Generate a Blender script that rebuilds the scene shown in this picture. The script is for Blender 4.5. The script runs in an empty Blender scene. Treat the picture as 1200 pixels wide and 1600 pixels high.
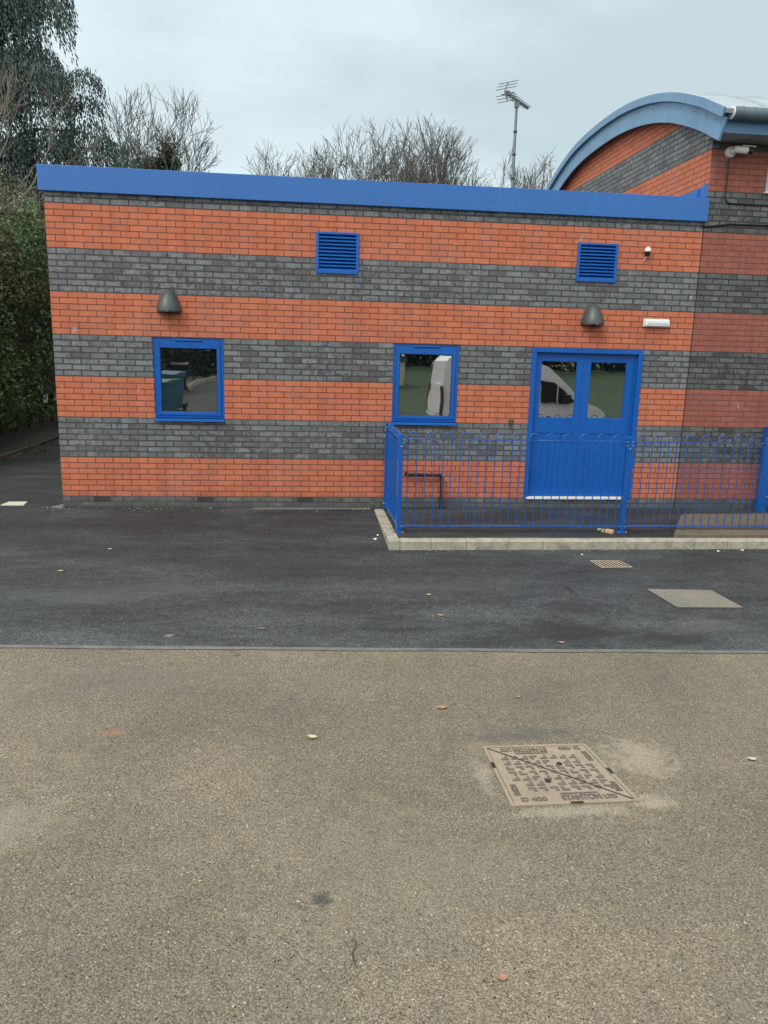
import bpy, bmesh, math, random
import numpy as np
from mathutils import Vector, Matrix
rad = math.radians
SC = bpy.context.scene
COL = SC.collection

# ------------------------------------------------------------------ camera
CAM = Vector((3.1352, -10.2610, 2.1128))
AR = Vector((0.99389385, -0.10743824, 0.02514061))
AU = Vector((-0.00236065, 0.20708929, 0.9783192))
AW = Vector((0.11031524, 0.97240478, -0.20557114))
cd = bpy.data.cameras.new('camera')
cam = bpy.data.objects.new('camera', cd)
COL.objects.link(cam)
m = Matrix((( AR.x, AU.x, -AW.x, CAM.x), (AR.y, AU.y, -AW.y, CAM.y), (AR.z, AU.z, -AW.z, CAM.z), (0, 0, 0, 1)))
cam.matrix_world = m
cd.sensor_fit = 'VERTICAL'; cd.sensor_height = 36.0; cd.sensor_width = 27.0
cd.lens = 1180.0 / 1600.0 * 36.0
cd.clip_start = 0.05; cd.clip_end = 600.0
SC.camera = cam
SC.render.resolution_x = 768; SC.render.resolution_y = 1024

# ------------------------------------------------------------------ sky and sun
SUN_EL, SUN_AZ = rad(48), rad(222)      # azimuth measured clockwise from +Y; behind the camera, a little left
w = bpy.data.worlds.new('World'); SC.world = w; w.use_nodes = True
nt = w.node_tree; nt.nodes.clear()
def wn(t, **k):
    n = nt.nodes.new(t)
    for a, b in k.items(): setattr(n, a, b)
    return n
out = wn('ShaderNodeOutputWorld'); bg = wn('ShaderNodeBackground')
sky = wn('ShaderNodeTexSky', sky_type='NISHITA', sun_disc=False, sun_elevation=SUN_EL, sun_rotation=SUN_AZ)
tc = wn('ShaderNodeTexCoord')
mp = wn('ShaderNodeMapping'); mp.inputs['Scale'].default_value = (1.0, 1.0, 2.4)
mp.inputs['Location'].default_value = (0.35, 0.1, 0.2)
nz = wn('ShaderNodeTexNoise'); nz.inputs['Scale'].default_value = 1.7; nz.inputs['Detail'].default_value = 5; nz.inputs['Roughness'].default_value = 0.5
cr = wn('ShaderNodeValToRGB')
cr.color_ramp.elements[0].position = 0.38; cr.color_ramp.elements[0].color = (5.8, 6.95, 7.3, 1)
cr.color_ramp.elements[1].position = 0.60; cr.color_ramp.elements[1].color = (8.7, 10.2, 10.5, 1)
# brighter cloud towards the hidden sun (behind the camera) and the zenith
sdir = Vector((math.sin(SUN_AZ) * math.cos(SUN_EL), math.cos(SUN_AZ) * math.cos(SUN_EL), math.sin(SUN_EL)))
dt = wn('ShaderNodeVectorMath', operation='DOT_PRODUCT'); dt.inputs[1].default_value = sdir
mr = wn('ShaderNodeMapRange'); mr.inputs['From Min'].default_value = 0.15; mr.inputs['From Max'].default_value = 1.0
mr.inputs['To Min'].default_value = 1.0; mr.inputs['To Max'].default_value = 2.75
vm = wn('ShaderNodeVectorMath', operation='SCALE')
mx = wn('ShaderNodeMix', data_type='RGBA'); mx.inputs['Factor'].default_value = 0.9
L = nt.links.new
L(tc.outputs['Generated'], mp.inputs['Vector']); L(mp.outputs[0], nz.inputs['Vector']); L(nz.outputs['Fac'], cr.inputs[0])
L(tc.outputs['Generated'], dt.inputs[0]); L(dt.outputs['Value'], mr.inputs['Value'])
wm = wn('ShaderNodeMix', data_type='RGBA'); mr2 = wn('ShaderNodeMapRange'); mr2.inputs['From Min'].default_value = 0.1; mr2.inputs['From Max'].default_value = 0.7
wm.inputs[7].default_value = (7.1, 6.95, 6.5, 1); L(dt.outputs['Value'], mr2.inputs['Value']); L(mr2.outputs[0], wm.inputs['Factor'])
L(cr.outputs[0], wm.inputs[6]); L(wm.outputs[2], vm.inputs[0]); L(mr.outputs[0], vm.inputs['Scale'])
L(sky.outputs[0], mx.inputs[6]); L(vm.outputs[0], mx.inputs[7])
L(mx.outputs[2], bg.inputs['Color']); bg.inputs['Strength'].default_value = 0.1
L(bg.outputs[0], out.inputs[0])

sl = bpy.data.lights.new('sun', 'SUN'); sl.energy = 1.4; sl.angle = rad(22); sl.color = (1.0, 0.955, 0.89)
so = bpy.data.objects.new('sun', sl); COL.objects.link(so)
so.rotation_euler = (-sdir).to_track_quat('-Z', 'Y').to_euler(); so.location = (0, -20, 30)

SC.view_settings.view_transform = 'Standard'; SC.view_settings.look = 'None'
SC.view_settings.gamma = 1.0; SC.view_settings.exposure = 0.1; SC.view_settings.use_curve_mapping = False

# ------------------------------------------------------------------ material helpers
class NT:
    def __init__(s, name):
        s.m = bpy.data.materials.new(name); s.m.use_nodes = True
        s.t = s.m.node_tree; s.t.nodes.clear()
        s.o = s.t.nodes.new('ShaderNodeOutputMaterial')
        s.b = s.t.nodes.new('ShaderNodeBsdfPrincipled'); s.l(s.b.outputs[0], s.o.inputs[0])
    def n(s, t, **k):
        n = s.t.nodes.new(t)
        for a, b in k.items(): setattr(n, a, b)
        return n
    def l(s, a, b): s.t.links.new(a, b)
    def val(s, sock, v):
        if hasattr(v, 'links'): s.l(v, sock)
        else: sock.default_value = v
    def math(s, op, a, b=None, c=None, clamp=False):
        n = s.n('ShaderNodeMath', operation=op, use_clamp=clamp)
        s.val(n.inputs[0], a)
        if b is not None: s.val(n.inputs[1], b)
        if c is not None: s.val(n.inputs[2], c)
        return n.outputs[0]
    def mix(s, f, a, b, bt='MIX'):
        n = s.n('ShaderNodeMix', data_type='RGBA', blend_type=bt)
        s.val(n.inputs['Factor'], f); s.val(n.inputs[6], a); s.val(n.inputs[7], b)
        return n.outputs[2]
    def noise(s, scale, detail=4, rough=0.55, vec=None, out='Fac', dist=0.0):
        n = s.n('ShaderNodeTexNoise'); n.inputs['Scale'].default_value = scale
        n.inputs['Detail'].default_value = detail; n.inputs['Roughness'].default_value = rough
        n.inputs['Distortion'].default_value = dist
        if vec is not None: s.l(vec, n.inputs['Vector'])
        return n.outputs[out]
    def ramp(s, f, *stops):
        n = s.n('ShaderNodeValToRGB'); e = n.color_ramp.elements
        while len(e) < len(stops): e.new(0.5)
        for i, (p, c) in enumerate(stops):
            e[i].position = p; e[i].color = (c, c, c, 1) if isinstance(c, (int, float)) else (*c[:3], 1)
        s.l(f, n.inputs[0]); return n.outputs[0]
    def pos(s):
        if not hasattr(s, '_p'): s._p = s.n('ShaderNodeNewGeometry').outputs['Position']
        return s._p
    def obj(s):
        if not hasattr(s, '_ob'): s._ob = s.n('ShaderNodeTexCoord').outputs['Object']
        return s._ob
    def bump(s, h, strength, dist):
        n = s.n('ShaderNodeBump'); n.inputs['Strength'].default_value = strength; n.inputs['Distance'].default_value = dist
        s.l(h, n.inputs['Height']); s.l(n.outputs[0], s.b.inputs['Normal'])
    def set(s, **k):
        for a, v in k.items(): s.val(s.b.inputs[a.replace('_', ' ')], v)
        return s.m

def c4(r, g, b): return (r, g, b, 1)

def paint(name, col, rough=0.45, var=0.12, bump=0.0, metallic=0.0, scale=3.0, dirt_tone=0.0, coat=0.0, streak=0.0):
    t = NT(name); p = t.obj()
    n1 = t.noise(scale, 4, 0.6, p)
    f = t.ramp(n1, (0.3, 1 - var), (0.7, 1 + var * 0.6))
    c = t.mix(1.0, c4(*col), f, 'MULTIPLY')
    if dirt_tone:
        d = t.ramp(t.noise(scale * 6, 6, 0.7, p), (0.52, 0.0), (0.75, dirt_tone))
        c = t.mix(d, c, c4(0.16, 0.15, 0.13))
    if streak:
        ms = t.n('ShaderNodeMapping'); ms.inputs['Scale'].default_value = (9.0, 9.0, 0.8); t.l(t.pos(), ms.inputs[0])
        c = t.mix(1.0, c, t.ramp(t.noise(1.5, 6, 0.7, ms.outputs[0]), (0.3, 1 - streak), (0.5, 1.0), (0.72, 1 + streak * 0.6)), 'MULTIPLY')
    r = t.math('MULTIPLY_ADD', t.noise(scale * 4, 3, 0.6, p), 0.25, rough - 0.12)
    if bump: t.bump(t.noise(60, 3, 0.6, p), bump, 0.004)
    t.set(Base_Color=c, Roughness=r, Metallic=metallic)
    if coat: t.b.inputs['Coat Weight'].default_value = coat
    return t.m

def brick_mat(name, main):
    """Seven courses red, seven courses blue-grey, all by world height; 75 mm courses, 225 mm stretchers."""
    t = NT(name); P = t.pos()
    sx = t.n('ShaderNodeSeparateXYZ'); t.l(P, sx.inputs[0])
    g = t.n('ShaderNodeNewGeometry'); sn = t.n('ShaderNodeSeparateXYZ'); t.l(g.outputs['True Normal'], sn.inputs[0])
    side = t.math('GREATER_THAN', t.math('ABSOLUTE', sn.outputs[0]), 0.5)
    hor = t.math('ADD', t.math('MULTIPLY', sx.outputs[0], t.math('SUBTRACT', 1.0, side)), t.math('MULTIPLY', t.math('MULTIPLY', sx.outputs[1], side), 1.0))
    z = sx.outputs[2]
    # bands
    cz = t.math('DIVIDE', t.math('SUBTRACT', z, 0.15), 0.525)
    band = t.math('FLOORED_MODULO', t.math('FLOOR', cz), 2.0)           # 0 red, 1 grey
    band = t.math('GREATER_THAN', band, 0.5)
    # a little irregularity
    wob = t.n('ShaderNodeVectorMath', operation='SCALE'); t.l(t.noise(9, 3, 0.6, P, 'Color'), wob.inputs[0]); wob.inputs['Scale'].default_value = 1.0
    so_ = t.n('ShaderNodeSeparateXYZ'); t.l(wob.outputs[0], so_.inputs[0])
    amp = t.math('MULTIPLY_ADD', band, 0.010, 0.005)
    hx = t.math('ADD', hor, t.math('MULTIPLY', t.math('SUBTRACT', so_.outputs[0], 0.5), amp))
    zz = t.math('ADD', t.math('ADD', z, 0.075 + 7.5), t.math('MULTIPLY', t.math('SUBTRACT', so_.outputs[1], 0.5), amp))
    cb = t.n('ShaderNodeCombineXYZ'); t.l(t.math('ADD', hx, 22.5 + 0.005), cb.inputs[0]); t.l(t.math('ADD', zz, 0.0), cb.inputs[1])
    def bt(mortar, smooth, bias=0.0):
        b = t.n('ShaderNodeTexBrick', offset=0.5, offset_frequency=2, squash=1.0)
        b.inputs['Scale'].default_value = 1.0; b.inputs['Mortar Size'].default_value = mortar
        b.inputs['Mortar Smooth'].default_value = smooth; b.inputs['Bias'].default_value = bias
        b.inputs['Brick Width'].default_value = 0.225; b.inputs['Row Height'].default_value = 0.075
        b.inputs['Color1'].default_value = (0, 0, 0, 1); b.inputs['Color2'].default_value = (1, 1, 1, 1); b.inputs['Mortar'].default_value = (0.5, 0.5, 0.5, 1)
        t.l(cb.outputs[0], b.inputs['Vector']); return b
    br = bt(0.0058, 0.2); bgv = bt(0.0105, 0.3)
    fine = t.noise(55, 5, 0.65, P); mid = t.noise(4.0, 4, 0.6, P); big = t.noise(0.9, 3, 0.5, P)
    if main:    # orange-red facing bricks
        ra, rb, mo = (0.55, 0.168, 0.088), (0.475, 0.142, 0.076), (0.105, 0.046, 0.038)
        ga, gb, gc, gm = (0.122, 0.140, 0.152), (0.200, 0.222, 0.236), (0.115, 0.107, 0.115), (0.055, 0.054, 0.058)
    else:       # older, duller and darker hall bricks
        ra, rb, mo = (0.32, 0.105, 0.072), (0.26, 0.088, 0.066), (0.10, 0.050, 0.043)
        ga, gb, gc, gm = (0.082, 0.096, 0.099), (0.130, 0.148, 0.148), (0.060, 0.058, 0.062), (0.034, 0.034, 0.036)
    rcol = t.mix(br.outputs['Color'], c4(*ra), c4(*rb))
    rcol = t.mix(1.0, rcol, t.ramp(fine, (0.25, 0.82), (0.75, 1.12)), 'MULTIPLY')
    rcol = t.mix(1.0, rcol, t.ramp(mid, (0.3, 0.92), (0.7, 1.08)), 'MULTIPLY')
    rmort = t.mix(t.ramp(fine, (0.3, 0.0), (0.8, 1.0)), c4(*mo), c4(mo[0] * 1.7, mo[1] * 1.6, mo[2] * 1.5))
    rcol = t.mix(br.outputs['Fac'], rcol, rmort)
    gcol = t.mix(bgv.outputs['Color'], c4(*ga), c4(*gb))
    # the odd purple-brown brick in the grey bands
    wn_ = t.n('ShaderNodeTexWhiteNoise', noise_dimensions='2D')
    row = t.math('FLOOR', t.math('DIVIDE', zz, 0.075))
    half = t.math('MULTIPLY', t.math('SUBTRACT', 1.0, t.math('FLOORED_MODULO', row, 2.0)), 0.1125)
    colx = t.math('FLOOR', t.math('DIVIDE', t.math('ADD', t.math('ADD', hx, 22.505), half), 0.225))
    c2 = t.n('ShaderNodeCombineXYZ'); t.l(row, c2.inputs[0]); t.l(colx, c2.inputs[1]); t.l(c2.outputs[0], wn_.inputs['Vector'])
    odd = t.math('GREATER_THAN', wn_.outputs['Value'], 0.88)
    gcol = t.mix(odd, gcol, c4(*gc))
    # faces smeared with mortar
    smear = t.ramp(t.noise(11, 6, 0.72, P, dist=0.6), (0.47, 0.0), (0.58, 0.9))
    smear = t.math('MULTIPLY', smear, t.ramp(big, (0.38, 0.25), (0.62, 1.0)))
    gcol = t.mix(smear, gcol, c4(gm[0] * 1.15, gm[1] * 1.12, gm[2] * 1.1))
    gcol = t.mix(1.0, gcol, t.ramp(fine, (0.25, 0.72), (0.75, 1.2)), 'MULTIPLY')
    # the lowest grey band is cleaner with pale joints here and there
    low = t.math('LESS_THAN', z, 1.2)
    jn = t.ramp(t.noise(1.3, 2, 0.5, P), (0.45, 0.0), (0.62, 0.5))
    gmc = t.mix(t.math('MULTIPLY', low, t.math('MULTIPLY', jn, 0.5)), c4(*gm), c4(0.17, 0.165, 0.15))
    gcol = t.mix(bgv.outputs['Fac'], gcol, gmc)
    col = t.mix(band, rcol, gcol)
    # faint rain streaks and weathering
    mpp = t.n('ShaderNodeMapping'); mpp.inputs['Scale'].default_value = (5.0, 5.0, 0.35); t.l(P, mpp.inputs[0])
    col = t.mix(1.0, col, t.ramp(t.noise(1.6, 6, 0.7, mpp.outputs[0]), (0.3, 0.84), (0.5, 1.0), (0.72, 1.10)), 'MULTIPLY')
    col = t.mix(t.ramp(t.noise(1.1, 6, 0.7, P), (0.52, 0.0), (0.75, 0.22)), col, c4(0.26, 0.24, 0.23))
    # whitish efflorescence specks and lime runs
    sp = t.ramp(t.noise(5.5, 7, 0.62, P), (0.66, 0.0), (0.73, 0.75))
    col = t.mix(sp, col, c4(0.45, 0.46, 0.44))
    # browner and darker towards the foot of the wall
    dz = t.math('SUBTRACT', 0.22, t.math('ADD', z, t.math('MULTIPLY', t.math('SUBTRACT', mid, 0.5), 0.25)))
    dirt_tone = t.math('MULTIPLY', t.math('MULTIPLY', dz, 5.0, clamp=True), 0.75, clamp=True)
    col = t.mix(dirt_tone, col, c4(0.075, 0.072, 0.064))
    h = t.mix(band, br.outputs['Fac'], bgv.outputs['Fac'])
    hh = t.math('ADD', t.math('MULTIPLY', h, -1.0), t.math('MULTIPLY', fine, 0.22))
    t.bump(hh, 0.9, 0.006)
    rg = t.math('SUBTRACT', 0.86, t.math('MULTIPLY', band, t.math('MULTIPLY_ADD', bgv.outputs['Fac'], -0.25, 0.33)))
    t.set(Base_Color=col, Roughness=rg)
    return t.m

def spots(t, col, P, lst):
    """marks with a shape of their own: (x, y, rx, ry, colour, strength, irregularity)"""
    for (x, y, rx, ry, c, s, irr) in lst:
        d = t.n('ShaderNodeVectorMath', operation='SUBTRACT'); t.l(P, d.inputs[0]); d.inputs[1].default_value = (x, y, 0)
        k = t.n('ShaderNodeVectorMath', operation='MULTIPLY'); t.l(d.outputs[0], k.inputs[0]); k.inputs[1].default_value = (1 / rx, 1 / ry, 0)
        ln = t.n('ShaderNodeVectorMath', operation='LENGTH'); t.l(k.outputs[0], ln.inputs[0])
        r = t.math('ADD', ln.outputs['Value'], t.math('MULTIPLY', t.math('SUBTRACT', t.noise(irr*1.8, 9, 0.8, P), 0.5), 3.4))
        f = t.ramp(r, (0.35, s), (0.95, 0.0))
        col = t.mix(f, col, c4(*c))
    return col

def old_asphalt_mat():
    t = NT('old_asphalt'); P = t.pos()
    vo = t.n('ShaderNodeTexVoronoi', feature='F1'); vo.inputs['Scale'].default_value = 165; t.l(P, vo.inputs['Vector'])
    sc = t.n('ShaderNodeSeparateColor'); t.l(vo.outputs['Color'], sc.inputs[0])
    stone = sc.outputs[0]
    base = t.ramp(t.noise(0.8, 5, 0.6, P), (0.32, (0.208, 0.186, 0.140)), (0.5, (0.256, 0.224, 0.166)), (0.68, (0.312, 0.266, 0.193)))
    base = t.mix(1.0, base, t.ramp(t.noise(9, 5, 0.7, P), (0.3, 0.87), (0.7, 1.08)), 'MULTIPLY')
    col = t.mix(1.0, base, t.ramp(stone, (0.0, 0.62), (0.45, 0.98), (0.8, 1.14), (1.0, 1.5)), 'MULTIPLY')
    gap = t.ramp(vo.outputs['Distance'], (0.0, 1.0), (0.6, 0.74))
    col = t.mix(1.0, col, gap, 'MULTIPLY')
    v2 = t.n('ShaderNodeTexVoronoi', feature='F1'); v2.inputs['Scale'].default_value = 85; t.l(P, v2.inputs['Vector'])
    s2 = t.n('ShaderNodeSeparateColor'); t.l(v2.outputs['Color'], s2.inputs[0])
    bright = t.math('MULTIPLY', t.math('GREATER_THAN', s2.outputs[1], 0.86), t.math('LESS_THAN', v2.outputs['Distance'], t.math('MULTIPLY', s2.outputs[2], 0.42)))
    col = t.mix(t.math('MULTIPLY', bright, t.ramp(t.noise(5, 3, 0.6, P), (0.3, 0.25), (0.7, 0.9))), col, c4(0.66, 0.62, 0.50))
    dark = t.math('MULTIPLY', t.math('GREATER_THAN', s2.outputs[0], 0.965), t.math('LESS_THAN', v2.outputs['Distance'], 0.38))
    col = t.mix(dark, col, c4(0.035, 0.034, 0.03))
    col = spots(t, col, P, [
        (3.228, -7.523, 0.055, 0.05, (0.05, 0.05, 0.048), 0.85, 14),
        (2.058, -6.045, 0.10, 0.05, (0.44, 0.21, 0.12), 0.42, 12),
        (1.9, -6.3, 0.10, 0.05, (0.33, 0.25, 0.17), 0.3, 12),
        (2.671, -4.92, 0.05, 0.035, (0.06, 0.055, 0.05), 0.7, 14),
        (1.861, -5.336, 0.06, 0.035, (0.06, 0.058, 0.05), 0.7, 14),
        (5.06, -6.52, 0.26, 0.24, (0.42, 0.37, 0.275), 0.6, 7),
        (4.93, -6.95, 0.14, 0.10, (0.42, 0.375, 0.29), 0.6, 9),
        (4.5, -7.0, 0.40, 0.06, (0.38, 0.35, 0.28), 0.6, 9),
        (4.12, -6.66, 0.07, 0.22, (0.38, 0.35, 0.28), 0.5, 9),
        (4.22, -6.34, 0.20, 0.10, (0.24, 0.20, 0.14), 0.95, 8),
        (4.45, -6.22, 0.45, 0.12, (0.10, 0.10, 0.085), 0.6, 5),
        (5.04, -4.80, 0.5, 0.10, (0.30, 0.27, 0.20), 0.5, 5),
        (1.7, -6.95, 0.40, 0.35, (0.32, 0.29, 0.22), 0.5, 4),
        (3.55, -7.35, 0.8, 0.6, (0.30, 0.26, 0.19), 0.25, 3),
        (2.0, -5.3, 1.2, 0.35, (0.16, 0.145, 0.12), 0.45, 2.5)])
    # worn grit shows through every mark
    col = t.mix(0.6, col, t.mix(1.0, col, t.ramp(stone, (0.0, 0.75), (0.5, 1.0), (1.0, 1.25)), 'MULTIPLY'))
    hh = t.math('ADD', t.math('MULTIPLY', vo.outputs['Distance'], -1.0), t.math('MULTIPLY', t.noise(260, 2, 0.6, P), 0.4))
    t.bump(hh, 0.8, 0.006)
    t.set(Base_Color=col, Roughness=0.86)
    return t.m

def new_tarmac_mat(name='new_tarmac', dusty=1.0):
    t = NT(name); P = t.pos()
    vo = t.n('ShaderNodeTexVoronoi', feature='F1'); vo.inputs['Scale'].default_value = 120; t.l(P, vo.inputs['Vector'])
    sc = t.n('ShaderNodeSeparateColor'); t.l(vo.outputs['Color'], sc.inputs[0])
    mp = t.n('ShaderNodeMapping'); mp.inputs['Scale'].default_value = (0.55, 1.5, 1.0); t.l(P, mp.inputs[0])
    sy = t.n('ShaderNodeSeparateXYZ'); t.l(P, sy.inputs[0])
    base = t.ramp(t.noise(1.1, 7, 0.68, mp.outputs[0], dist=0.3), (0.36, (0.0145, 0.0175, 0.0195)), (0.52, (0.029, 0.034, 0.037)), (0.68, (0.060, 0.069, 0.074)))
    # grey dust trodden off the old surface, thicker towards the joint between the two
    g = t.math('MULTIPLY', t.math('SUBTRACT', -1.0, sy.outputs[1]), 0.26, clamp=True)
    dust = t.math('MULTIPLY', g, t.ramp(t.noise(1.7, 6, 0.7, mp.outputs[0]), (0.35, 0.05), (0.7, 0.75)))
    base = t.mix(t.math('MULTIPLY', dust, dusty), base, c4(0.100, 0.115, 0.118))
    col = t.mix(1.0, base, t.ramp(sc.outputs[0], (0.0, 0.45), (0.55, 0.95), (0.9, 1.5), (1.0, 2.2)), 'MULTIPLY')
    col = t.mix(1.0, col, t.ramp(t.noise(14, 4, 0.7, P), (0.3, 0.72), (0.7, 1.25)), 'MULTIPLY')
    col = spots(t, col, P, [
        (5.75, -3.45, 0.05, 0.28, (0.012, 0.013, 0.015), 0.8, 8),
        (5.65, -3.95, 0.55, 0.30, (0.020, 0.021, 0.023), 0.75, 3),
        (5.35, -4.55, 0.55, 0.35, (0.017, 0.018, 0.020), 0.8, 3),
        (6.15, -4.75, 0.55, 0.15, (0.018, 0.019, 0.021), 0.7, 4),
        (1.2, -3.4, 1.6, 0.35, (0.075, 0.085, 0.088), 0.45, 2),
        (3.2, -2.6, 1.2, 0.25, (0.018, 0.021, 0.024), 0.6, 2),
        (4.6, -3.3, 0.9, 0.3, (0.070, 0.078, 0.080), 0.4, 3),
        (2.117, -4.508, 0.05, 0.04, (0.30, 0.29, 0.27), 0.6, 14),
        (1.0, -0.9, 1.8, 0.4, (0.018, 0.02, 0.022), 0.5, 2),
        (6.6, -4.45, 0.5, 0.2, (0.14, 0.145, 0.13), 0.35, 5)])
    hh = t.math('ADD', t.math('MULTIPLY', vo.outputs['Distance'], -1.0), t.math('MULTIPLY', t.noise(240, 2, 0.6, P), 0.5))
    t.bump(hh, 0.55, 0.006)
    t.set(Base_Color=col, Roughness=t.math('MULTIPLY_ADD', t.noise(6, 3, 0.6, P), 0.2, 0.6))
    return t.m

def stone_mat(name, a, b, scale=7, dark=(0.09, 0.085, 0.07), df=0.6, bump=0.4):
    t = NT(name); P = t.pos()
    c = t.mix(t.ramp(t.noise(scale, 6, 0.65, P), (0.3, 0.0), (0.7, 1.0)), c4(*a), c4(*b))
    c = t.mix(1.0, c, t.ramp(t.noise(90, 3, 0.7, P), (0.3, 0.8), (0.7, 1.15)), 'MULTIPLY')
    c = t.mix(t.ramp(t.noise(scale * 0.6, 7, 0.75, P), (0.5, 0.0), (0.72, df)), c, c4(*dark))
    t.bump(t.noise(120, 4, 0.7, P), bump, 0.004)
    t.set(Base_Color=c, Roughness=0.85); return t.m

def leaf_mat(name, cols, rough=0.5, trans=0.25):
    t = NT(name)
    g = t.n('ShaderNodeNewGeometry')
    st = [(i / max(1, len(cols) - 1), c) for i, c in enumerate(cols)]
    c = t.ramp(g.outputs['Random Per Island'], *st)
    c = t.mix(1.0, c, t.ramp(t.noise(1.2, 4, 0.6, g.outputs['Position']), (0.3, 0.7), (0.7, 1.25)), 'MULTIPLY')
    t.set(Base_Color=c, Roughness=rough)
    tr = t.n('ShaderNodeBsdfTranslucent'); t.l(c, tr.inputs['Color'])
    ms = t.n('ShaderNodeMixShader'); ms.inputs[0].default_value = trans
    t.l(t.b.outputs[0], ms.inputs[1]); t.l(tr.outputs[0], ms.inputs[2]); t.l(ms.outputs[0], t.o.inputs[0])
    return t.m

def bark_mat(name, a, b):
    t = NT(name); P = t.pos()
    c = t.mix(t.ramp(t.noise(6, 5, 0.7, P), (0.3, 0.0), (0.7, 1.0)), c4(*a), c4(*b))
    t.bump(t.noise(30, 4, 0.7, P), 0.5, 0.02)
    t.set(Base_Color=c, Roughness=0.9); return t.m

def glass_mat():
    t = NT('dark_window_glass'); P = t.pos()
    n = t.noise(1.6, 2, 0.5, P); t.bump(n, 0.10, 0.012)
    t.set(Base_Color=c4(0.006, 0.010, 0.011), Roughness=0.015, IOR=6.5)
    return t.m

M = {}
M['brick'] = brick_mat('banded_brick_orange', True)
M['gable_brick'] = brick_mat('banded_brick_gable', True)
M['hall_brick'] = brick_mat('banded_brick_dull', False)
M['blue'] = paint('blue_powder_coat', (0.002, 0.098, 0.42), 0.34, 0.07, 0.03, scale=1.5, dirt_tone=0.10, streak=0.08)
M['blue_fascia'] = paint('blue_fascia_sheet', (0.024, 0.140, 0.45), 0.42, 0.06, 0.02, scale=0.8, dirt_tone=0.08, streak=0.04)
M['blue_rail'] = paint('blue_railing_paint', (0.002, 0.090, 0.38), 0.24, 0.08, 0.03, scale=4, dirt_tone=0.08, coat=0.5)
M['pale_blue'] = paint('faded_blue_verge_sheet', (0.155, 0.30, 0.47), 0.5, 0.12, 0.02, scale=1.2, dirt_tone=0.2, streak=0.12)
M['eave_blue'] = paint('faded_blue_eaves_board', (0.10, 0.21, 0.40), 0.5, 0.10, 0.02, scale=1.2, dirt_tone=0.08)
M['roof_metal'] = paint('pale_standing_seam_roof', (0.36, 0.43, 0.46), 0.42, 0.12, 0.02, scale=1.0, dirt_tone=0.12)
M['gutter'] = paint('grey_gutter', (0.10, 0.145, 0.185), 0.5, 0.15, 0.03, scale=5, dirt_tone=0.15)
M['white'] = paint('white_plastic', (0.74, 0.75, 0.74), 0.38, 0.05, scale=8, dirt_tone=0.05)
M['white_lens'] = paint('opal_diffuser', (0.80, 0.82, 0.82), 0.25, 0.03, scale=8)
M['lampgrey'] = paint('dark_grey_cast_metal', (0.075, 0.088, 0.090), 0.42, 0.12, 0.05, metallic=0.25, scale=9, dirt_tone=0.1)
M['black'] = paint('black_plastic', (0.012, 0.012, 0.013), 0.35, 0.1, scale=8)
M['pit_shade'] = paint('black_pit_shade', (0.003, 0.003, 0.003), 1.0, 0.1)
M['air'] = paint('dark_vent_plastic', (0.035, 0.037, 0.040), 0.6, 0.1)
M['dark'] = paint('dark_void', (0.006, 0.009, 0.014), 0.7, 0.1)
M['steel'] = paint('galvanised_bolt', (0.55, 0.58, 0.60), 0.35, 0.1, metallic=0.6, scale=20)
M['roofing'] = paint('grey_roof_felt', (0.10, 0.105, 0.11), 0.9, 0.15)
M['soffit'] = paint('grey_soffit', (0.26, 0.27, 0.29), 0.6, 0.1, scale=2)
M['glass'] = glass_mat()
M['old'] = old_asphalt_mat()
M['new'] = new_tarmac_mat()
M['yard'] = new_tarmac_mat('enclosure_tarmac', 0.1)
M['kerb'] = stone_mat('concrete_kerb', (0.29, 0.275, 0.23), (0.46, 0.44, 0.365), 8, (0.10, 0.095, 0.075), 0.8)
M['edging'] = stone_mat('grey_edging', (0.13, 0.135, 0.13), (0.20, 0.20, 0.185), 5, (0.06, 0.062, 0.062), 0.9)
M['ramp'] = stone_mat('brown_concrete', (0.115, 0.095, 0.07), (0.16, 0.135, 0.10), 8, (0.06, 0.055, 0.05), 0.5)
M['timber_edge'] = stone_mat('timber_edging', (0.085, 0.072, 0.055), (0.13, 0.11, 0.085), 9, (0.05, 0.04, 0.03), 0.5)
M['cream_stone'] = stone_mat('cream_slab', (0.52, 0.50, 0.38), (0.62, 0.60, 0.48), 20, (0.3, 0.29, 0.22), 0.3)
M['iron'] = stone_mat('dusty_cast_iron', (0.38, 0.305, 0.225), (0.26, 0.215, 0.165), 5, (0.33, 0.31, 0.255), 0.7, 0.2)
M['iron_raised'] = stone_mat('worn_cast_iron', (0.165, 0.135, 0.115), (0.13, 0.115, 0.105), 16, (0.27, 0.21, 0.15), 0.5, 0.2)
M['iron_dark'] = paint('dark_gap', (0.03, 0.024, 0.02), 0.9, 0.1)
M['tread'] = stone_mat('pale_tread_plate', (0.19, 0.185, 0.165), (0.14, 0.14, 0.13), 10, (0.20, 0.20, 0.19), 0.5, 0.2)
M['tread_worn'] = stone_mat('worn_tread', (0.42, 0.38, 0.28), (0.26, 0.25, 0.22), 3, (0.17, 0.165, 0.15), 0.7, 0.2)
M['grate'] = stone_mat('rusty_grate', (0.52, 0.45, 0.34), (0.42, 0.33, 0.24), 14, (0.25, 0.18, 0.12), 0.4, 0.2)
M['wood'] = stone_mat('raw_timber', (0.62, 0.47, 0.28), (0.50, 0.36, 0.20), 25, (0.35, 0.24, 0.13), 0.4, 0.2)
M['soil'] = stone_mat('dark_soil', (0.045, 0.035, 0.025), (0.07, 0.055, 0.04), 8, (0.03, 0.025, 0.02), 0.6)
M['aerial'] = paint('weathered_aluminium', (0.16, 0.19, 0.21), 0.5, 0.15, metallic=0.3, scale=10)
M['pole'] = paint('grey_pole', (0.17, 0.22, 0.25), 0.5, 0.2, metallic=0.3, scale=6)
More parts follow.
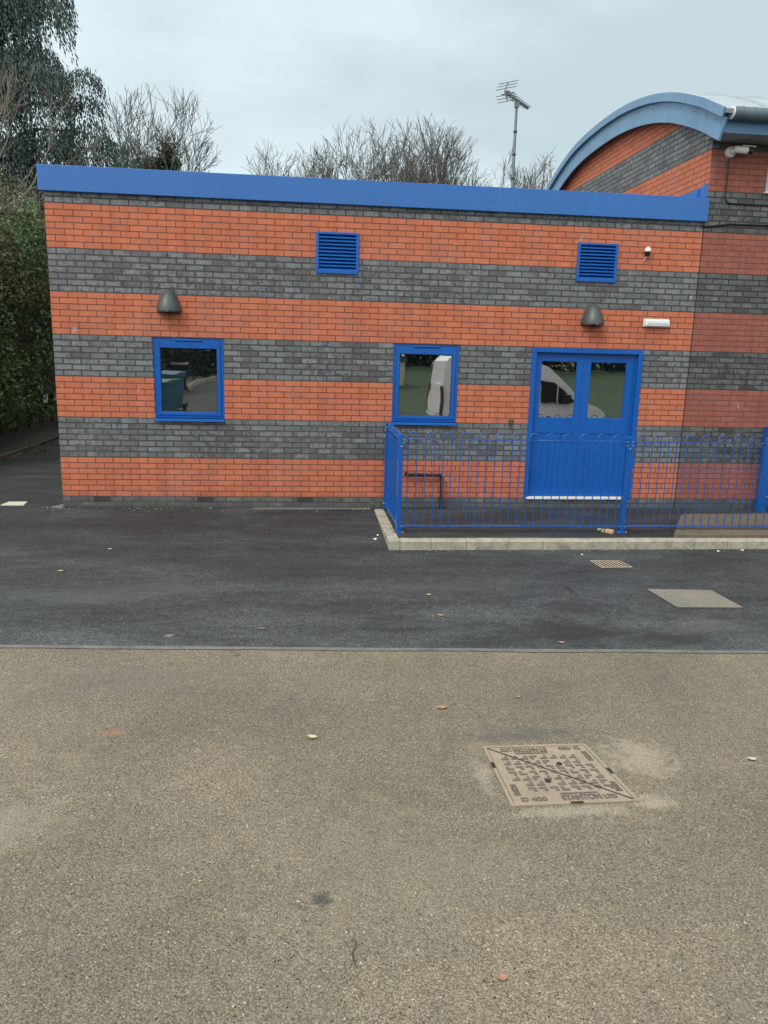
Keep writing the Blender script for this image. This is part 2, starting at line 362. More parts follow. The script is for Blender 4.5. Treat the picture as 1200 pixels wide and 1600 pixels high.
M['bark'] = bark_mat('grey_bark', (0.085, 0.082, 0.075), (0.13, 0.127, 0.117))
M['bark_pale'] = bark_mat('pale_bark', (0.13, 0.115, 0.09), (0.20, 0.18, 0.145))
M['bark_dark'] = bark_mat('dark_bark', (0.05, 0.04, 0.032), (0.08, 0.065, 0.05))
M['laurel'] = leaf_mat('hedge_leaves', [(0.030, 0.066, 0.022), (0.058, 0.120, 0.04), (0.10, 0.175, 0.06), (0.21, 0.29, 0.13)], 0.32, 0.15)
M['olive'] = leaf_mat('olive_leaves', [(0.07, 0.085, 0.03), (0.12, 0.13, 0.05), (0.17, 0.17, 0.075)], 0.5, 0.3)
M['conifer'] = leaf_mat('conifer_fronds', [(0.045, 0.075, 0.068), (0.070, 0.105, 0.095), (0.10, 0.140, 0.120)], 0.6, 0.2)
M['ivy'] = leaf_mat('ivy_leaves', [(0.03, 0.055, 0.03), (0.05, 0.085, 0.045), (0.07, 0.11, 0.055)], 0.5, 0.2)
M['far_green'] = leaf_mat('far_wood_leaves', [(0.010, 0.018, 0.009), (0.020, 0.032, 0.014), (0.036, 0.05, 0.024)], 0.7, 0.2)
M['leaf_yellow'] = paint('yellow_leaf', (0.52, 0.50, 0.30), 0.6, 0.1, scale=40)
M['leaf_brown'] = paint('brown_leaf', (0.40, 0.22, 0.13), 0.6, 0.2, scale=40)
M['leaf_red'] = paint('reddish_leaf', (0.22, 0.14, 0.11), 0.6, 0.2, scale=40)
M['van'] = paint('white_van_paint', (0.84, 0.85, 0.86), 0.2, 0.04, scale=1.0, dirt_tone=0.05, coat=0.6)
M['van_glass'] = paint('van_glass', (0.01, 0.014, 0.015), 0.08, 0.05)
M['red_lens'] = paint('red_tail_lens', (0.10, 0.02, 0.022), 0.15, 0.1)
M['bin_blue'] = paint('blue_bin_plastic', (0.03, 0.11, 0.17), 0.45, 0.1, scale=3)
M['bin_green'] = paint('green_bin_lid', (0.05, 0.17, 0.08), 0.45, 0.1, scale=3)
t = NT('grass'); _c = t.ramp(t.noise(3.0, 7, 0.7, t.pos()), (0.3, (0.014, 0.036, 0.012)), (0.7, (0.028, 0.060, 0.020)))
M['grass'] = t.set(Base_Color=_c, Roughness=0.9)

# ------------------------------------------------------------------ geometry helpers
class MB:
    def __init__(s): s.v = []; s.f = []
    def add(s, vs, fs):
        b = len(s.v); s.v += [tuple(v) for v in vs]; s.f += [tuple(b + i for i in f) for f in fs]; return s
    def box(s, x0, x1, y0, y1, z0, z1):
        v = [(x0,y0,z0),(x1,y0,z0),(x1,y1,z0),(x0,y1,z0),(x0,y0,z1),(x1,y0,z1),(x1,y1,z1),(x0,y1,z1)]
        return s.add(v, [(0,3,2,1),(4,5,6,7),(0,1,5,4),(1,2,6,5),(2,3,7,6),(3,0,4,7)])
    def bar(s, a, b, wd, ht, up=(0,0,1)):
        a = Vector(a); b = Vector(b); d = (b - a).normalized(); u = Vector(up)
        if abs(d.dot(u)) > 0.98: u = Vector((0, 1, 0))
        x = d.cross(u).normalized(); y = x.cross(d)
        vs = []
        for p in (a, b):
            for sx, sy in ((-1,-1),(1,-1),(1,1),(-1,1)): vs.append(p + x*sx*wd/2 + y*sy*ht/2)
        return s.add(vs, [(3,2,1,0),(4,5,6,7),(0,1,5,4),(1,2,6,5),(2,3,7,6),(3,0,4,7)])
    def tube(s, pts, r, n=8, cap=True):
        pts = [Vector(p) for p in pts]; rs = r if isinstance(r, (list, tuple)) else [r] * len(pts)
        vs = []; fs = []; prev = None
        for i, p in enumerate(pts):
            d = (pts[min(i+1, len(pts)-1)] - pts[max(i-1, 0)]).normalized()
            if prev is None:
                u = Vector((0,0,1)) if abs(d.z) < 0.9 else Vector((1,0,0))
                x = d.cross(u).normalized()
            else:
                x = (prev - d * prev.dot(d)).normalized()
            prev = x; y = d.cross(x)
            for k in range(n):
                a = 2*math.pi*k/n; vs.append(p + (x*math.cos(a) + y*math.sin(a)) * rs[i])
        for i in range(len(pts)-1):
            for k in range(n):
                a = i*n+k; b = i*n+(k+1)%n; fs.append((a, b, b+n, a+n))
        if cap:
            fs.append(tuple(range(n-1, -1, -1))); fs.append(tuple((len(pts)-1)*n + k for k in range(n)))
        return s.add(vs, fs)
    def prism(s, poly, axis, a, b):
        """poly: 2-D outline; axis 'x','y','z' = extrusion axis between a and b"""
        def P(p, h):
            return (h, p[0], p[1]) if axis == 'x' else (p[0], h, p[1]) if axis == 'y' else (p[0], p[1], h)
        n = len(poly)
        vs = [P(p, a) for p in poly] + [P(p, b) for p in poly]
        return s.add(vs, [tuple(range(n-1, -1, -1)), tuple(range(n, 2*n))] + [(i, (i+1)%n, n+(i+1)%n, n+i) for i in range(n)])
    def build(s, name, mat, parent=None, smooth=False, bevel=0.0, seg=2, loc=None):
        me = bpy.data.meshes.new(name)
        vs = s.v
        if loc is not None: vs = [(v[0]-loc[0], v[1]-loc[1], v[2]-loc[2]) for v in vs]
        me.from_pydata([tuple(v) for v in vs], [], s.f); me.materials.append(mat)
        bm = bmesh.new(); bm.from_mesh(me); bmesh.ops.recalc_face_normals(bm, faces=bm.faces); bm.to_mesh(me); bm.free()
        o = bpy.data.objects.new(name, me); COL.objects.link(o)
        if parent is not None: o.parent = parent
        if loc is not None: o.location = loc
        if smooth: me.shade_auto() if hasattr(me, 'shade_auto') else me.polygons.foreach_set('use_smooth', [True]*len(me.polygons))
        if bevel:
            b = o.modifiers.new('bevel', 'BEVEL'); b.width = bevel; b.segments = seg; b.limit_method = 'ANGLE'; b.angle_limit = rad(40)
        return o

def autosmooth(o, ang=40):
    me = o.data
    me.polygons.foreach_set('use_smooth', [True]*len(me.polygons))
    bm = bmesh.new(); bm.from_mesh(me)
    for e in bm.edges:
        if len(e.link_faces) == 2 and e.calc_face_angle(0) > rad(ang): e.smooth = False
    bm.to_mesh(me); bm.free()

def empty(name, loc, label, cat, group=None, rz=0):
    o = bpy.data.objects.new(name, None); COL.objects.link(o); o.location = loc; o.rotation_euler.z = rz
    o.empty_display_size = 0.2
    return tag(o, label, cat, group)
def tag(o, label, cat, group=None):
    o['label'] = label; o['category'] = cat
    if group: o['group'] = group
    return o
def struct(o, label, cat, kind='structure'):
    o['kind'] = kind; o['label'] = label; o['category'] = cat; return o
def copy_tree(o, parent=None):
    c = o.copy(); COL.objects.link(c); c.parent = parent
    for ch in list(o.children): copy_tree(ch, c)
    return c

def wall_holes(mb, x0, x1, z0, z1, y0, y1, holes):
    """slab in XZ between y0 (front) and y1 with rectangular holes (hx0,hx1,hz0,hz1)"""
    xs = sorted({x0, x1, *[h[0] for h in holes], *[h[1] for h in holes]})
    zs = sorted({z0, z1, *[h[2] for h in holes], *[h[3] for h in holes]})
    def inside(i, j):
        cx = (xs[i]+xs[i+1])/2; cz = (zs[j]+zs[j+1])/2
        return any(h[0] < cx < h[1] and h[2] < cz < h[3] for h in holes)
    nx, nz = len(xs)-1, len(zs)-1
    solid = [[not inside(i, j) for j in range(nz)] for i in range(nx)]
    for i in range(nx):
        for j in range(nz):
            if not solid[i][j]: continue
            a, b, c, d = xs[i], xs[i+1], zs[j], zs[j+1]
            mb.add([(a,y0,c),(b,y0,c),(b,y0,d),(a,y0,d)], [(0,1,2,3)])
            mb.add([(a,y1,c),(b,y1,c),(b,y1,d),(a,y1,d)], [(3,2,1,0)])
            if i == 0 or not solid[i-1][j]: mb.add([(a,y0,c),(a,y0,d),(a,y1,d),(a,y1,c)], [(0,1,2,3)])
            if i == nx-1 or not solid[i+1][j]: mb.add([(b,y0,c),(b,y1,c),(b,y1,d),(b,y0,d)], [(0,1,2,3)])
            if j == 0 or not solid[i][j-1]: mb.add([(a,y0,c),(a,y1,c),(b,y1,c),(b,y0,c)], [(0,1,2,3)])
            if j == nz-1 or not solid[i][j+1]: mb.add([(a,y0,d),(b,y0,d),(b,y1,d),(a,y1,d)], [(0,1,2,3)])
    return mb

def smst(x): x = max(0.0, min(1.0, x)); return x*x*(3-2*x)
def H(x, y):
    """ground height: falls 100 mm away from the wall, rises behind the camera"""
    z = -0.1 * max(0.0, min(1.0, -y / 1.9))
    z += 0.55 * smst((-8.6 - y) / 3.0) * smst((2.2 - x) / 2.5)
    z += 0.25 * smst((-12 - y) / 14.0) * smst((2.2 - x) / 2.5)
    z += 1.25 * smst((-16 - y) / 34.0) * smst((x - 0.5) / 4.0)
    return z
def sheet(name, xs, yfun, mat, off):
    """grid sheet following the ground; yfun(x) -> list of y"""
    vs = []; fs = []; rows = [yfun(x) for x in xs]; n = len(rows[0])
    for x, ys in zip(xs, rows):
        for y in ys: vs.append((x, y, H(x, y) + off))
    for i in range(len(xs)-1):
        for j in range(n-1): fs.append((i*n+j, (i+1)*n+j, (i+1)*n+j+1, i*n+j+1))
    me = bpy.data.meshes.new(name); me.from_pydata(vs, [], fs); me.materials.append(mat)
    me.polygons.foreach_set('use_smooth', [True]*len(fs))
    o = bpy.data.objects.new(name, me); COL.objects.link(o); return o

# ------------------------------------------------------------------ ground
gx = [-400, -120, -50, -20, -10, -6] + [-4 + i*0.5 for i in range(30)] + [14, 20, 40, 80, 200, 400]
gy = [-400, -150, -80, -60] + [-50 + i*2 for i in range(19)] + [-12 + i*0.4 for i in range(26)] + [-1.9, -1.5, -1, -0.5, 0, 5, 20, 60, 150, 400]
gy = sorted(set(gy))
struct(sheet('ground', gx, lambda x: gy, M['old'], -0.004), 'worn beige old asphalt yard with pale stone chips', 'ground')
def edge_y(x): return -4.62 - 0.0655 * x
nx_ = [-60, -20, -8] + [-4 + i*0.5 for i in range(32)] + [20, 40]
struct(sheet('road', nx_, lambda x: [edge_y(x) + (0.0 - edge_y(x)) * k / 12.0 for k in range(13)][:0] + [edge_y(x), -4.0 if edge_y(x) < -4.0 else edge_y(x)*0.9, -3.4 if edge_y(x) < -3.5 else edge_y(x)*0.8, -3.0 if edge_y(x) < -3.1 else edge_y(x)*0.7, -2.5 if edge_y(x) < -2.6 else edge_y(x)*0.6, -1.9 if edge_y(x) < -2.0 else edge_y(x)*0.5] + ([-1.5, -1.0, -0.5, 0.0] if edge_y(x) < -2 else [edge_y(x)*k for k in (0.4, 0.3, 0.2, 0.0)]) + [4, 12, 40], M['new'], 0.0), 'dark new tarmac strip between the building and the beige yard', 'road')
mb = MB()
n = 60
vs = []; fs = []
for i in range(n+1):
    x = -8 + i * 0.4; y = edge_y(x)
    wv = 0.006 * math.sin(i*1.7) + 0.004 * math.sin(i*4.1)
    vs += [(x, y - 0.028 + wv, H(x, y) + 0.0015), (x, y + 0.022 + wv*0.5, H(x, y) + 0.0045)]
for i in range(n): fs.append((2*i, 2*i+2, 2*i+3, 2*i+1))
mb.add(vs, fs); struct(mb.build('edging_strip', M['edging']), 'thin grey strip where dark tarmac meets beige asphalt', 'edging')
# fenced yard in front of the doors, level with the kerb top
mb = MB(); mb.box(4.27, 14, -1.79, 0.0, -0.3, 0.006)
struct(mb.build('pavement', M['yard']), 'dark tarmac floor of the railed yard in front of the doors', 'pavement')
# kerb, one strip with joints
mb = MB()
def kerb_run(p0, p1, inner, lens, gap=0.005):
    """p0->p1 along outer edge, inner = unit vector to the inside"""
    p0 = Vector(p0); p1 = Vector(p1); d = (p1-p0).normalized(); tot = (p1-p0).length; s = 0; i = 0
    inn = Vector(inner) * 0.125
    while s < tot - 0.02:
        e = min(tot, s + lens[i % len(lens)])
        a = p0 + d*(s+gap/2); b = p0 + d*(e-gap/2)
        z1 = 0.012 + random.uniform(-0.003, 0.003)
        c = 0.016
        prof = [(0, -0.35), (0, z1-c), (c, z1), (0.125, z1), (0.125, -0.35)]
        va = [a + Vector(inner)*q + Vector((0,0,z)) for q, z in prof]; vb = [b + Vector(inner)*q + Vector((0,0,z)) for q, z in prof]
        mb.add(va+vb, [(4,3,2,1,0),(5,6,7,8,9)] + [(k,(k+1)%5,5+(k+1)%5,5+k) for k in range(5)])
        s = e; i += 1
random.seed(4)
kerb_run((4.15, -1.915, 0), (4.15, -0.10, 0), (1, 0, 0), [0.3])
kerb_run((4.278, -1.915, 0), (14.0, -1.915, 0), (0, 1, 0), [0.36, 0.42, 0.915, 0.915, 0.6])
struct(mb.build('kerb', M['kerb'], bevel=0.003), 'pale concrete kerb round the railed yard', 'kerb')

# brown concrete slab at the right of the yard
t_ = MB()
pl = [(7.64, -1.785), (8.27, -0.72), (8.36, -0.62), (8.50, -0.58), (12.5, -0.55), (12.5, -1.785)]
t_.prism(pl, 'z', 0.0, 0.055)
o = t_.build('concrete_ramp', M['ramp'], bevel=0.012); 
gm = MB(); gm.box(7.80, 12.4, -1.545, -1.52, 0.0555, 0.059)
g2 = gm.build('groove', M['iron_dark'], o)
tag(o, 'low brown concrete slab behind the kerb at the right end of the railings', 'concrete slab')

# ------------------------------------------------------------------ the low banded building
ext = empty('brick_building', (0, 0, 0), 'single storey building of orange and grey brick bands under a blue fascia', 'building')
WIN = [(1.235, 2.135, 1.178, 2.245), (4.372, 5.268, 1.178, 2.245)]
DOOR = (6.28, 7.862, 0.152, 2.245)
VENT = [(3.335, 3.878, 3.115, 3.615), (6.82, 7.365, 3.132, 3.62)]
mb = MB(); wall_holes(mb, 0.0, 8.55, -0.35, 3.97, 0.0, 0.30, WIN + [DOOR] + VENT)
mb.box(0.0, 0.30, 0.30, 9.0, -0.35, 3.97); mb.box(0.30, 8.55, 8.7, 9.0, -0.35, 3.97)
mb.build('wall', M['brick'], ext)
mb = MB(); mb.box(0.02, 8.54, 0.02, 8.98, 3.98, 4.05); mb.build('flat_roof', M['roofing'], ext)
# fascia: vertical band, front and left return, top capping
mb = MB()
pr = [(-0.055, 3.955), (-0.055, 4.252), (0.12, 4.262), (0.12, 4.235), (-0.03, 4.225), (-0.03, 3.965), (0.0, 3.965), (0.0, 3.955)]
mb.prism([(y, z) for y, z in pr], 'x', -0.05, 8.565)
mb.box(-0.05, -0.022, 0.125, 9.0, 3.955, 4.252); mb.box(-0.022, 0.12, 0.125, 9.0, 4.225, 4.25)
fas = mb.build('fascia', M['blue_fascia'], ext, bevel=0.004)
scr = None
k = 0
for i in range(24):
    x = 0.12 + i * 0.365
    if scr is None:
        s_ = MB(); s_.tube([(0, -0.004, 0), (0, 0.003, 0)], 0.011, 8); scr = s_.build('screw', M['eave_blue'], fas); o = scr
    else:
        o = scr.copy(); COL.objects.link(o); o.parent = fas
    o.location = (x, -0.0555, 4.012 - (i % 2) * 0.004)
# joints in the fascia sheets
for x in (2.85, 5.7):
    j = MB(); j.box(x, x+0.004, -0.0565, -0.054, 3.958, 4.25); j.build('sheet_joint', M['eave_blue'], fas)

def window(x0, x1, z0, z1):
    f = MB(); yf = 0.012; d = 0.07; t = 0.040
    f.box(x0, x0+t, yf, yf+d, z0+0.03, z1); f.box(x1-t, x1, yf, yf+d, z0+0.03, z1)
    f.box(x0+t, x1-t, yf, yf+d, z1-t, z1); f.box(x0+t, x1-t, yf, yf+d, z0+0.03, z0+0.062)
    fr = f.build('window', M['blue'], ext, bevel=0.003)
    s_ = MB(); a0, a1, b0, b1 = x0+t+.002, x1-t-.002, z0+0.064, z1-t-.002; u = 0.046; y = yf-0.012; yy = yf+0.05
    s_.box(a0, a0+u, y, yy, b0, b1); s_.box(a1-u, a1, y, yy, b0, b1)
    s_.box(a0+u, a1-u, y, yy, b1-u-0.045, b1); s_.box(a0+u, a1-u, y, yy, b0, b0+u)
    s_.build('sash', M['blue'], fr, bevel=0.005)
    g = MB(); g.box(a0+u-.004, a1-u+.004, y+0.028, y+0.036, b0+u-.004, b1-u-0.041); g.build('pane', M['glass'], fr)
    gk = MB()
    for (p, q, r, s2) in ((a0+u, a0+u+.007, b0+u, b1-u-.045), (a1-u-.007, a1-u, b0+u, b1-u-.045)): gk.box(p, q, y+.022, y+.0275, r, s2)
    gk.box(a0+u+.007, a1-u-.007, y+.022, y+.0275, b0+u, b0+u+.007); gk.box(a0+u+.007, a1-u-.007, y+.022, y+.0275, b1-u-.052, b1-u-.045)
    gk.build('gasket', M['black'], fr)
    c = (x0+x1)/2
    v = MB(); v.box(c-0.175, c+0.175, y-0.016, y-0.0005, z1-0.040, z1-0.020); v.build('trickle_vent', M['blue'], fr, bevel=0.005)
    sl_ = MB(); sl_.prism([(0.09, z0+0.0285), (-0.045, z0+0.018), (-0.048, z0-0.012), (-0.042, z0-0.012), (-0.036, z0+0.004), (0.09, z0+0.004)], 'x', x0-0.003, x1+0.003)
    sl_.build('sill', M['blue'], fr, bevel=0.002)
    bk = MB(); bk.box(x0+.01, x1-.01, 0.10, 0.12, z0, z1); bk.build('dark_backing', M['dark'], fr)  # dark sheet standing in for the unlit room behind the pane
    return fr
for wd in WIN: window(*wd)

def door(x0, x1, z0, z1):
    f = MB(); yf = 0.0; t = 0.062
    f.box(x0, x0+t, yf-0.012, 0.14, z0, z1); f.box(x1-t, x1, yf-0.012, 0.14, z0, z1); f.box(x0+t, x1-t, yf-0.012, 0.14, z1-t, z1)
    # inner stop, set back
    f.box(x0+t, x0+t+0.028, 0.035, 0.14, z0, z1-t); f.box(x1-t-0.028, x1-t, 0.035, 0.14, z0, z1-t); f.box(x0+t+0.028, x1-t-0.028, 0.035, 0.14, z1-t-0.022, z1-t)
    fr = f.build('double_door', M['blue'], ext, bevel=0.003)
    a0, a1 = x0+t+0.030, x1-t-0.030; zt = z1-t-0.024; zb = z0+0.022
    mid = 7.052
    y = 0.055; d = 0.045
    glaz = [(6.438, 6.955), (7.146, 7.668)]
    for i, (l0, l1) in enumerate(((a0, mid-0.0025), (mid+0.0025, a1))):
        g0, g1 = glaz[i]; gz0, gz1 = 1.287, 2.068
        p0, p1, pz0, pz1 = l0+0.075, l1-0.085, z0+0.14, 1.075
        if i == 1: p0, p1 = l0+0.085, l1-0.075
        m2 = MB(); wall_holes(m2, l0, l1, zb, zt, y, y+d, [(g0, g1, gz0, gz1), (p0, p1, pz0, pz1)])
        m2.build('door_leaf', M['blue'], fr, bevel=0.0025)
        # boarded lower panel with vertical grooves
        m3 = MB(); nb = 6; wb = (p1-p0)/nb
        for q in range(nb):
            a = p0+q*wb; b = a+wb; g = 0.004
            m3.prism([(a+0.0005, y+0.030), (a+0.0005, y+0.014), (a+g, y+0.010), (b-g, y+0.010), (b-0.0005, y+0.014), (b-0.0005, y+0.030)], 'z', pz0, pz1)
        m3.build('boarded_panel', M['blue'], fr)
        m4 = MB(); m4.box(g0, g1, y+0.016, y+0.026, gz0, gz1); m4.build('pane', M['glass'], fr)
        m5 = MB()
        m5.box(g0, g0+.008, y+.008, y+.0155, gz0, gz1); m5.box(g1-.008, g1, y+.008, y+.0155, gz0, gz1)
        m5.box(g0+.008, g1-.008, y+.008, y+.0155, gz0, gz0+.008); m5.box(g0+.008, g1-.008, y+.008, y+.0155, gz1-.008, gz1)
        m5.build('glazing_bead', M['blue'], fr)
    m6 = MB(); m6.box(mid-0.018, mid+0.014, y-0.006, y-0.0005, zb, zt-0.001); m6.build('meeting_strip', M['blue'], fr, bevel=0.002)
    m7 = MB(); m7.box(x0+0.03, x1-0.075, -0.035, 0.05, z0-0.012, z0+0.019); m7.build('threshold', M['white'], fr, bevel=0.004)
    bk = MB(); bk.box(x0+.01, x1-.01, 0.16, 0.18, z0, z1); bk.build('backing', M['dark'], fr)
door(*DOOR)

def louvre(x0, x1, z0, z1):
    f = MB(); y0, y1 = -0.022, 0.03; t = 0.03
    f.box(x0-.006, x0+t, y0, y1, z0-.006, z1+.006); f.box(x1-t, x1+.006, y0, y1, z0-.006, z1+.006)
    f.box(x0+t, x1-t, y0, y1, z1-t*.8, z1+.006); f.box(x0+t, x1-t, y0, y1, z0-.006, z0+t*1.2)
    fr = f.build('louvre_vent', M['blue'], ext, bevel=0.003)
    s_ = MB(); n_ = 10; a = z0+t*1.2; b = z1-t*.8; h = (b-a)/n_
    for i in range(n_):
        z = a + i*h
        s_.prism([(-0.016, z+0.000), (-0.012, z+0.000), (0.040, z+h*0.95), (0.036, z+h*0.99), (-0.016, z+0.012)], 'x', x0+t, x1-t)
    s_.build('louvre_blades', M['blue'], fr)
    k_ = MB(); k_.box(x0+.01, x1-.01, 0.05, 0.06, z0+.01, z1-.01); k_.build('backing', M['dark'], fr)
for v in VENT: louvre(*v)
# dark air bricks in the plinth course
ab = None
for x in (0.395, 1.745, 3.095):
    a = MB(); a.box(x, x+0.215, -0.004, 0.02, 0.083, 0.145)
    ob = a.build('air_brick', M['air'], ext)
# movement joint at the meeting with the hall
mb = MB(); mb.box(8.543, 8.555, -0.0025, 0.01, -0.3, 3.955); mb.build('movement_joint', M['iron_dark'], ext)

# ------------------------------------------------------------------ the taller hall with the curved roof
hall = empty('hall_building', (8.55, 0, 0), 'taller hall with curved pale roof and striped brick gable beside the low building', 'building')
def hp(o): o.location = (o.location[0]-8.55, o.location[1], o.location[2]); return o
def catmull(pts, n=8):
    out_ = []
    P_ = [Vector(p) for p in pts]; P_ = [P_[0]*2-P_[1]] + P_ + [P_[-1]*2-P_[-2]]
    for i in range(1, len(P_)-2):
        for k_ in range(n):
            t_ = k_/n; a, b, c, d = P_[i-1:i+3]
            out_.append(0.5*((2*b)+(-a+c)*t_+(2*a-5*b+4*c-d)*t_*t_+(-a+3*b-3*c+d)*t_**3))
    out_.append(P_[-2]); return out_
OUT = catmull([(-0.56, 5.20), (-0.40, 5.278), (0.12, 5.521), (0.98, 5.835), (1.96, 6.058), (3.08, 6.168), (4.40, 6.148), (5.41, 6.003), (6.59, 5.63), (8.2, 4.98), (10.3, 4.05)], 6)
def offs(curve, d):
    r = []
    for i, p in enumerate(curve):
        t_ = (curve[min(i+1, len(curve)-1)] - curve[max(i-1, 0)]).normalized()
        r.append(Vector((p.x + t_.y*d, p.y - t_.x*d)))
    return r
MID = offs(OUT, 0.10); INN = offs(OUT, 0.37)
INN = [Vector((max(p.x, -0.42), p.y)) for p in INN]
XE = 26.0
# gable wall (faces -X) follows the underside of the verge; front wall faces -Y
prof = [(p.x, p.y) for p in offs(OUT, 0.115) if 0.0 < p.x < 10.0]
z0p = prof[0][1]-0.05
mb = MB(); outl = [(0.0005, -0.35), (0.0005, 4.98)] + [(y, z) for y, z in prof if y > 0.05] + [(10.0, -0.35)]
mb.prism(outl, 'x', 8.549, 8.557)
hp(mb.build('gable_wall', M['gable_brick'], hall)); mb = MB()
wall_holes(mb, 8.557, XE, -0.35, 5.02, 0.0, 0.28, [(9.36, 10.6, 4.37, 4.80)])
hp(mb.build('wall', M['hall_brick'], hall))
# roof shell
mb = MB(); th = 0.05
lo = offs(OUT, th); vs = []; n_ = len(OUT)
for x in (8.382, XE):
    for p in OUT: vs.append((x, p.x, p.y))
    for p in lo: vs.append((x, p.x, p.y))
fs = []
for i in range(n_-1):
    fs.append((i, i+1, 2*n_+i+1, 2*n_+i)); fs.append((n_+i, 3*n_+i, 3*n_+i+1, n_+i+1))
    fs.append((i, n_+i, n_+i+1, i+1)); fs.append((2*n_+i, 2*n_+i+1, 3*n_+i+1, 3*n_+i))
fs.append((0, 2*n_, 3*n_, n_)); mb.add(vs, fs)
ro = hp(mb.build('roof', M['roof_metal'], hall)); autosmooth(ro, 40)
up_ = offs(OUT, -0.035)
seam = None
for i in range(26):
    x = 9.0 + i*0.6
    if seam is None:
        s_ = MB(); vs = []
        for p, q_ in zip(OUT, up_): vs += [(-0.02, p.x, p.y), (0.02, p.x, p.y), (0.012, q_.x, q_.y), (-0.012, q_.x, q_.y)]
        fs = []
        for j in range(n_-1):
            a = 4*j; b = a+4
            fs += [(a+1, b+1, b+2, a+2), (a+2, b+2, b+3, a+3), (a+3, b+3, b, a)]
        s_.add(vs, fs); seam = s_.build('roof_seam', M['roof_metal'], ro); o = seam
    else:
        o = seam.copy(); COL.objects.link(o); o.parent = ro
    o.location = (x, 0, 0)
# verge: upper flashing and the deeper curved fascia set back beneath it
def strip(A, B, x0, x1, name, mat):
    mb = MB(); n_ = len(A); vs = []
    for x in (x0, x1):
        for p in A: vs.append((x, p.x, p.y))
        for p in B: vs.append((x, p.x, p.y))
    fs = []
    for i in range(n_-1):
        fs += [(i, n_+i, n_+i+1, i+1), (2*n_+i, 2*n_+i+1, 3*n_+i+1, 3*n_+i), (i, i+1, 2*n_+i+1, 2*n_+i), (n_+i, 3*n_+i, 3*n_+i+1, n_+i+1)]
    fs += [(0, 2*n_, 3*n_, n_), (n_-1, 2*n_-1, 4*n_-1, 3*n_-1)]
    mb.add(vs, fs); o = hp(mb.build(name, mat, hall)); autosmooth(o, 40); return o
vf = strip(offs(OUT, -0.012), MID, 8.354, 8.380, 'verge_flashing', M['pale_blue'])
vb = strip(MID, INN, 8.410, 8.438, 'verge_fascia', M['pale_blue'])
strip(offs(OUT, 0.075)[5:], offs(OUT, 0.11)[5:], 8.383, 8.548, 'verge_soffit', M['eave_blue'])
b0 = None
for i in range(4, n_-14, 3):
    p = (MID[i]*0.72 + INN[i]*0.28)
    if b0 is None:
        s_ = MB(); s_.tube([(-0.004, 0, 0), (0.003, 0, 0)], 0.010, 8); b0 = s_.build('screw', M['gutter'], vb); o = b0
    else: o = b0.copy(); COL.objects.link(o); o.parent = vb
    o.location = (8.4085, p.x, p.y)
# eaves: board, soffit and gutter along the front
mb = MB(); mb.box(8.439, XE, -0.40, -0.375, 4.965, 5.20); hp(mb.build('eaves_board', M['eave_blue'], hall))
mb = MB(); mb.box(8.439, XE, -0.374, -0.002, 4.97, 4.99); hp(mb.build('soffit', M['soffit'], hall))
mb = MB(); mb.tube([(8.51, -0.485, 5.175), (XE, -0.485, 5.175)], 0.076, 20); gt = hp(mb.build('gutter', M['gutter'], hall)); autosmooth(gt, 50)
mb = MB(); mb.tube([(8.492, -0.485, 5.175), (8.5095, -0.485, 5.175)], [0.077, 0.079], 20); mb.build('end_cap', M['white'], gt)
for i, x in enumerate((8.62, 8.78, 9.7, 11.2)):
    mb = MB(); mb.tube([(x, -0.485, 5.175), (x+0.018, -0.485, 5.175)], 0.0795, 20); mb.build('gutter_bracket', M['gutter'], gt)
# window at the frame's right edge
f = MB(); f.box(9.362, 9.42, -0.01, 0.08, 4.372, 4.798); f.box(10.54, 10.598, -0.01, 0.08, 4.372, 4.798); f.box(9.42, 10.54, -0.01, 0.08, 4.74, 4.798); f.box(9.42, 10.54, -0.01, 0.08, 4.372, 4.43)
wf = hp(f.build('window', paint('pale_blue_frame', (0.30, 0.44, 0.52), 0.4), hall, bevel=0.003))
g = MB(); g.box(9.42, 10.54, 0.03, 0.04, 4.43, 4.74); g.build('pane', M['glass'], wf)
g = MB(); g.box(9.35, 10.61, -0.05, 0.0, 4.35, 4.370); g.build('sill', M['white'], wf)
# blue flashing where the flat roof meets the gable
mb = MB(); mb.box(8.49, 8.552, 0.13, 9.0, 4.05, 4.40); mb.box(8.47, 8.489, 0.13, 9.0, 4.15, 4.375); mb.prism([(0.0, 4.265), (0.13, 4.265), (0.13, 4.40), (0.0, 4.44)], 'x', 8.50, 8.552)
hp(mb.build('roof_flashing', M['blue_fascia'], hall))
# cables
mb = MB(); mb.tube([(8.80, -0.012, 4.80), (8.80, -0.012, 4.30), (8.815, -0.012, 4.235), (8.87, -0.012, 4.205), (9.2, -0.012, 4.20), (10.5, -0.012, 4.20)], 0.008, 6)
hp(mb.build('cable', M['black'], hall))
mb = MB(); mb.tube([(8.50, -0.02, 3.895), (8.62, -0.012, 3.90), (8.9, -0.012, 3.94), (9.4, -0.012, 3.945), (10.5, -0.012, 3.93)], 0.013, 6)
hp(mb.build('cable', M['black'], hall))

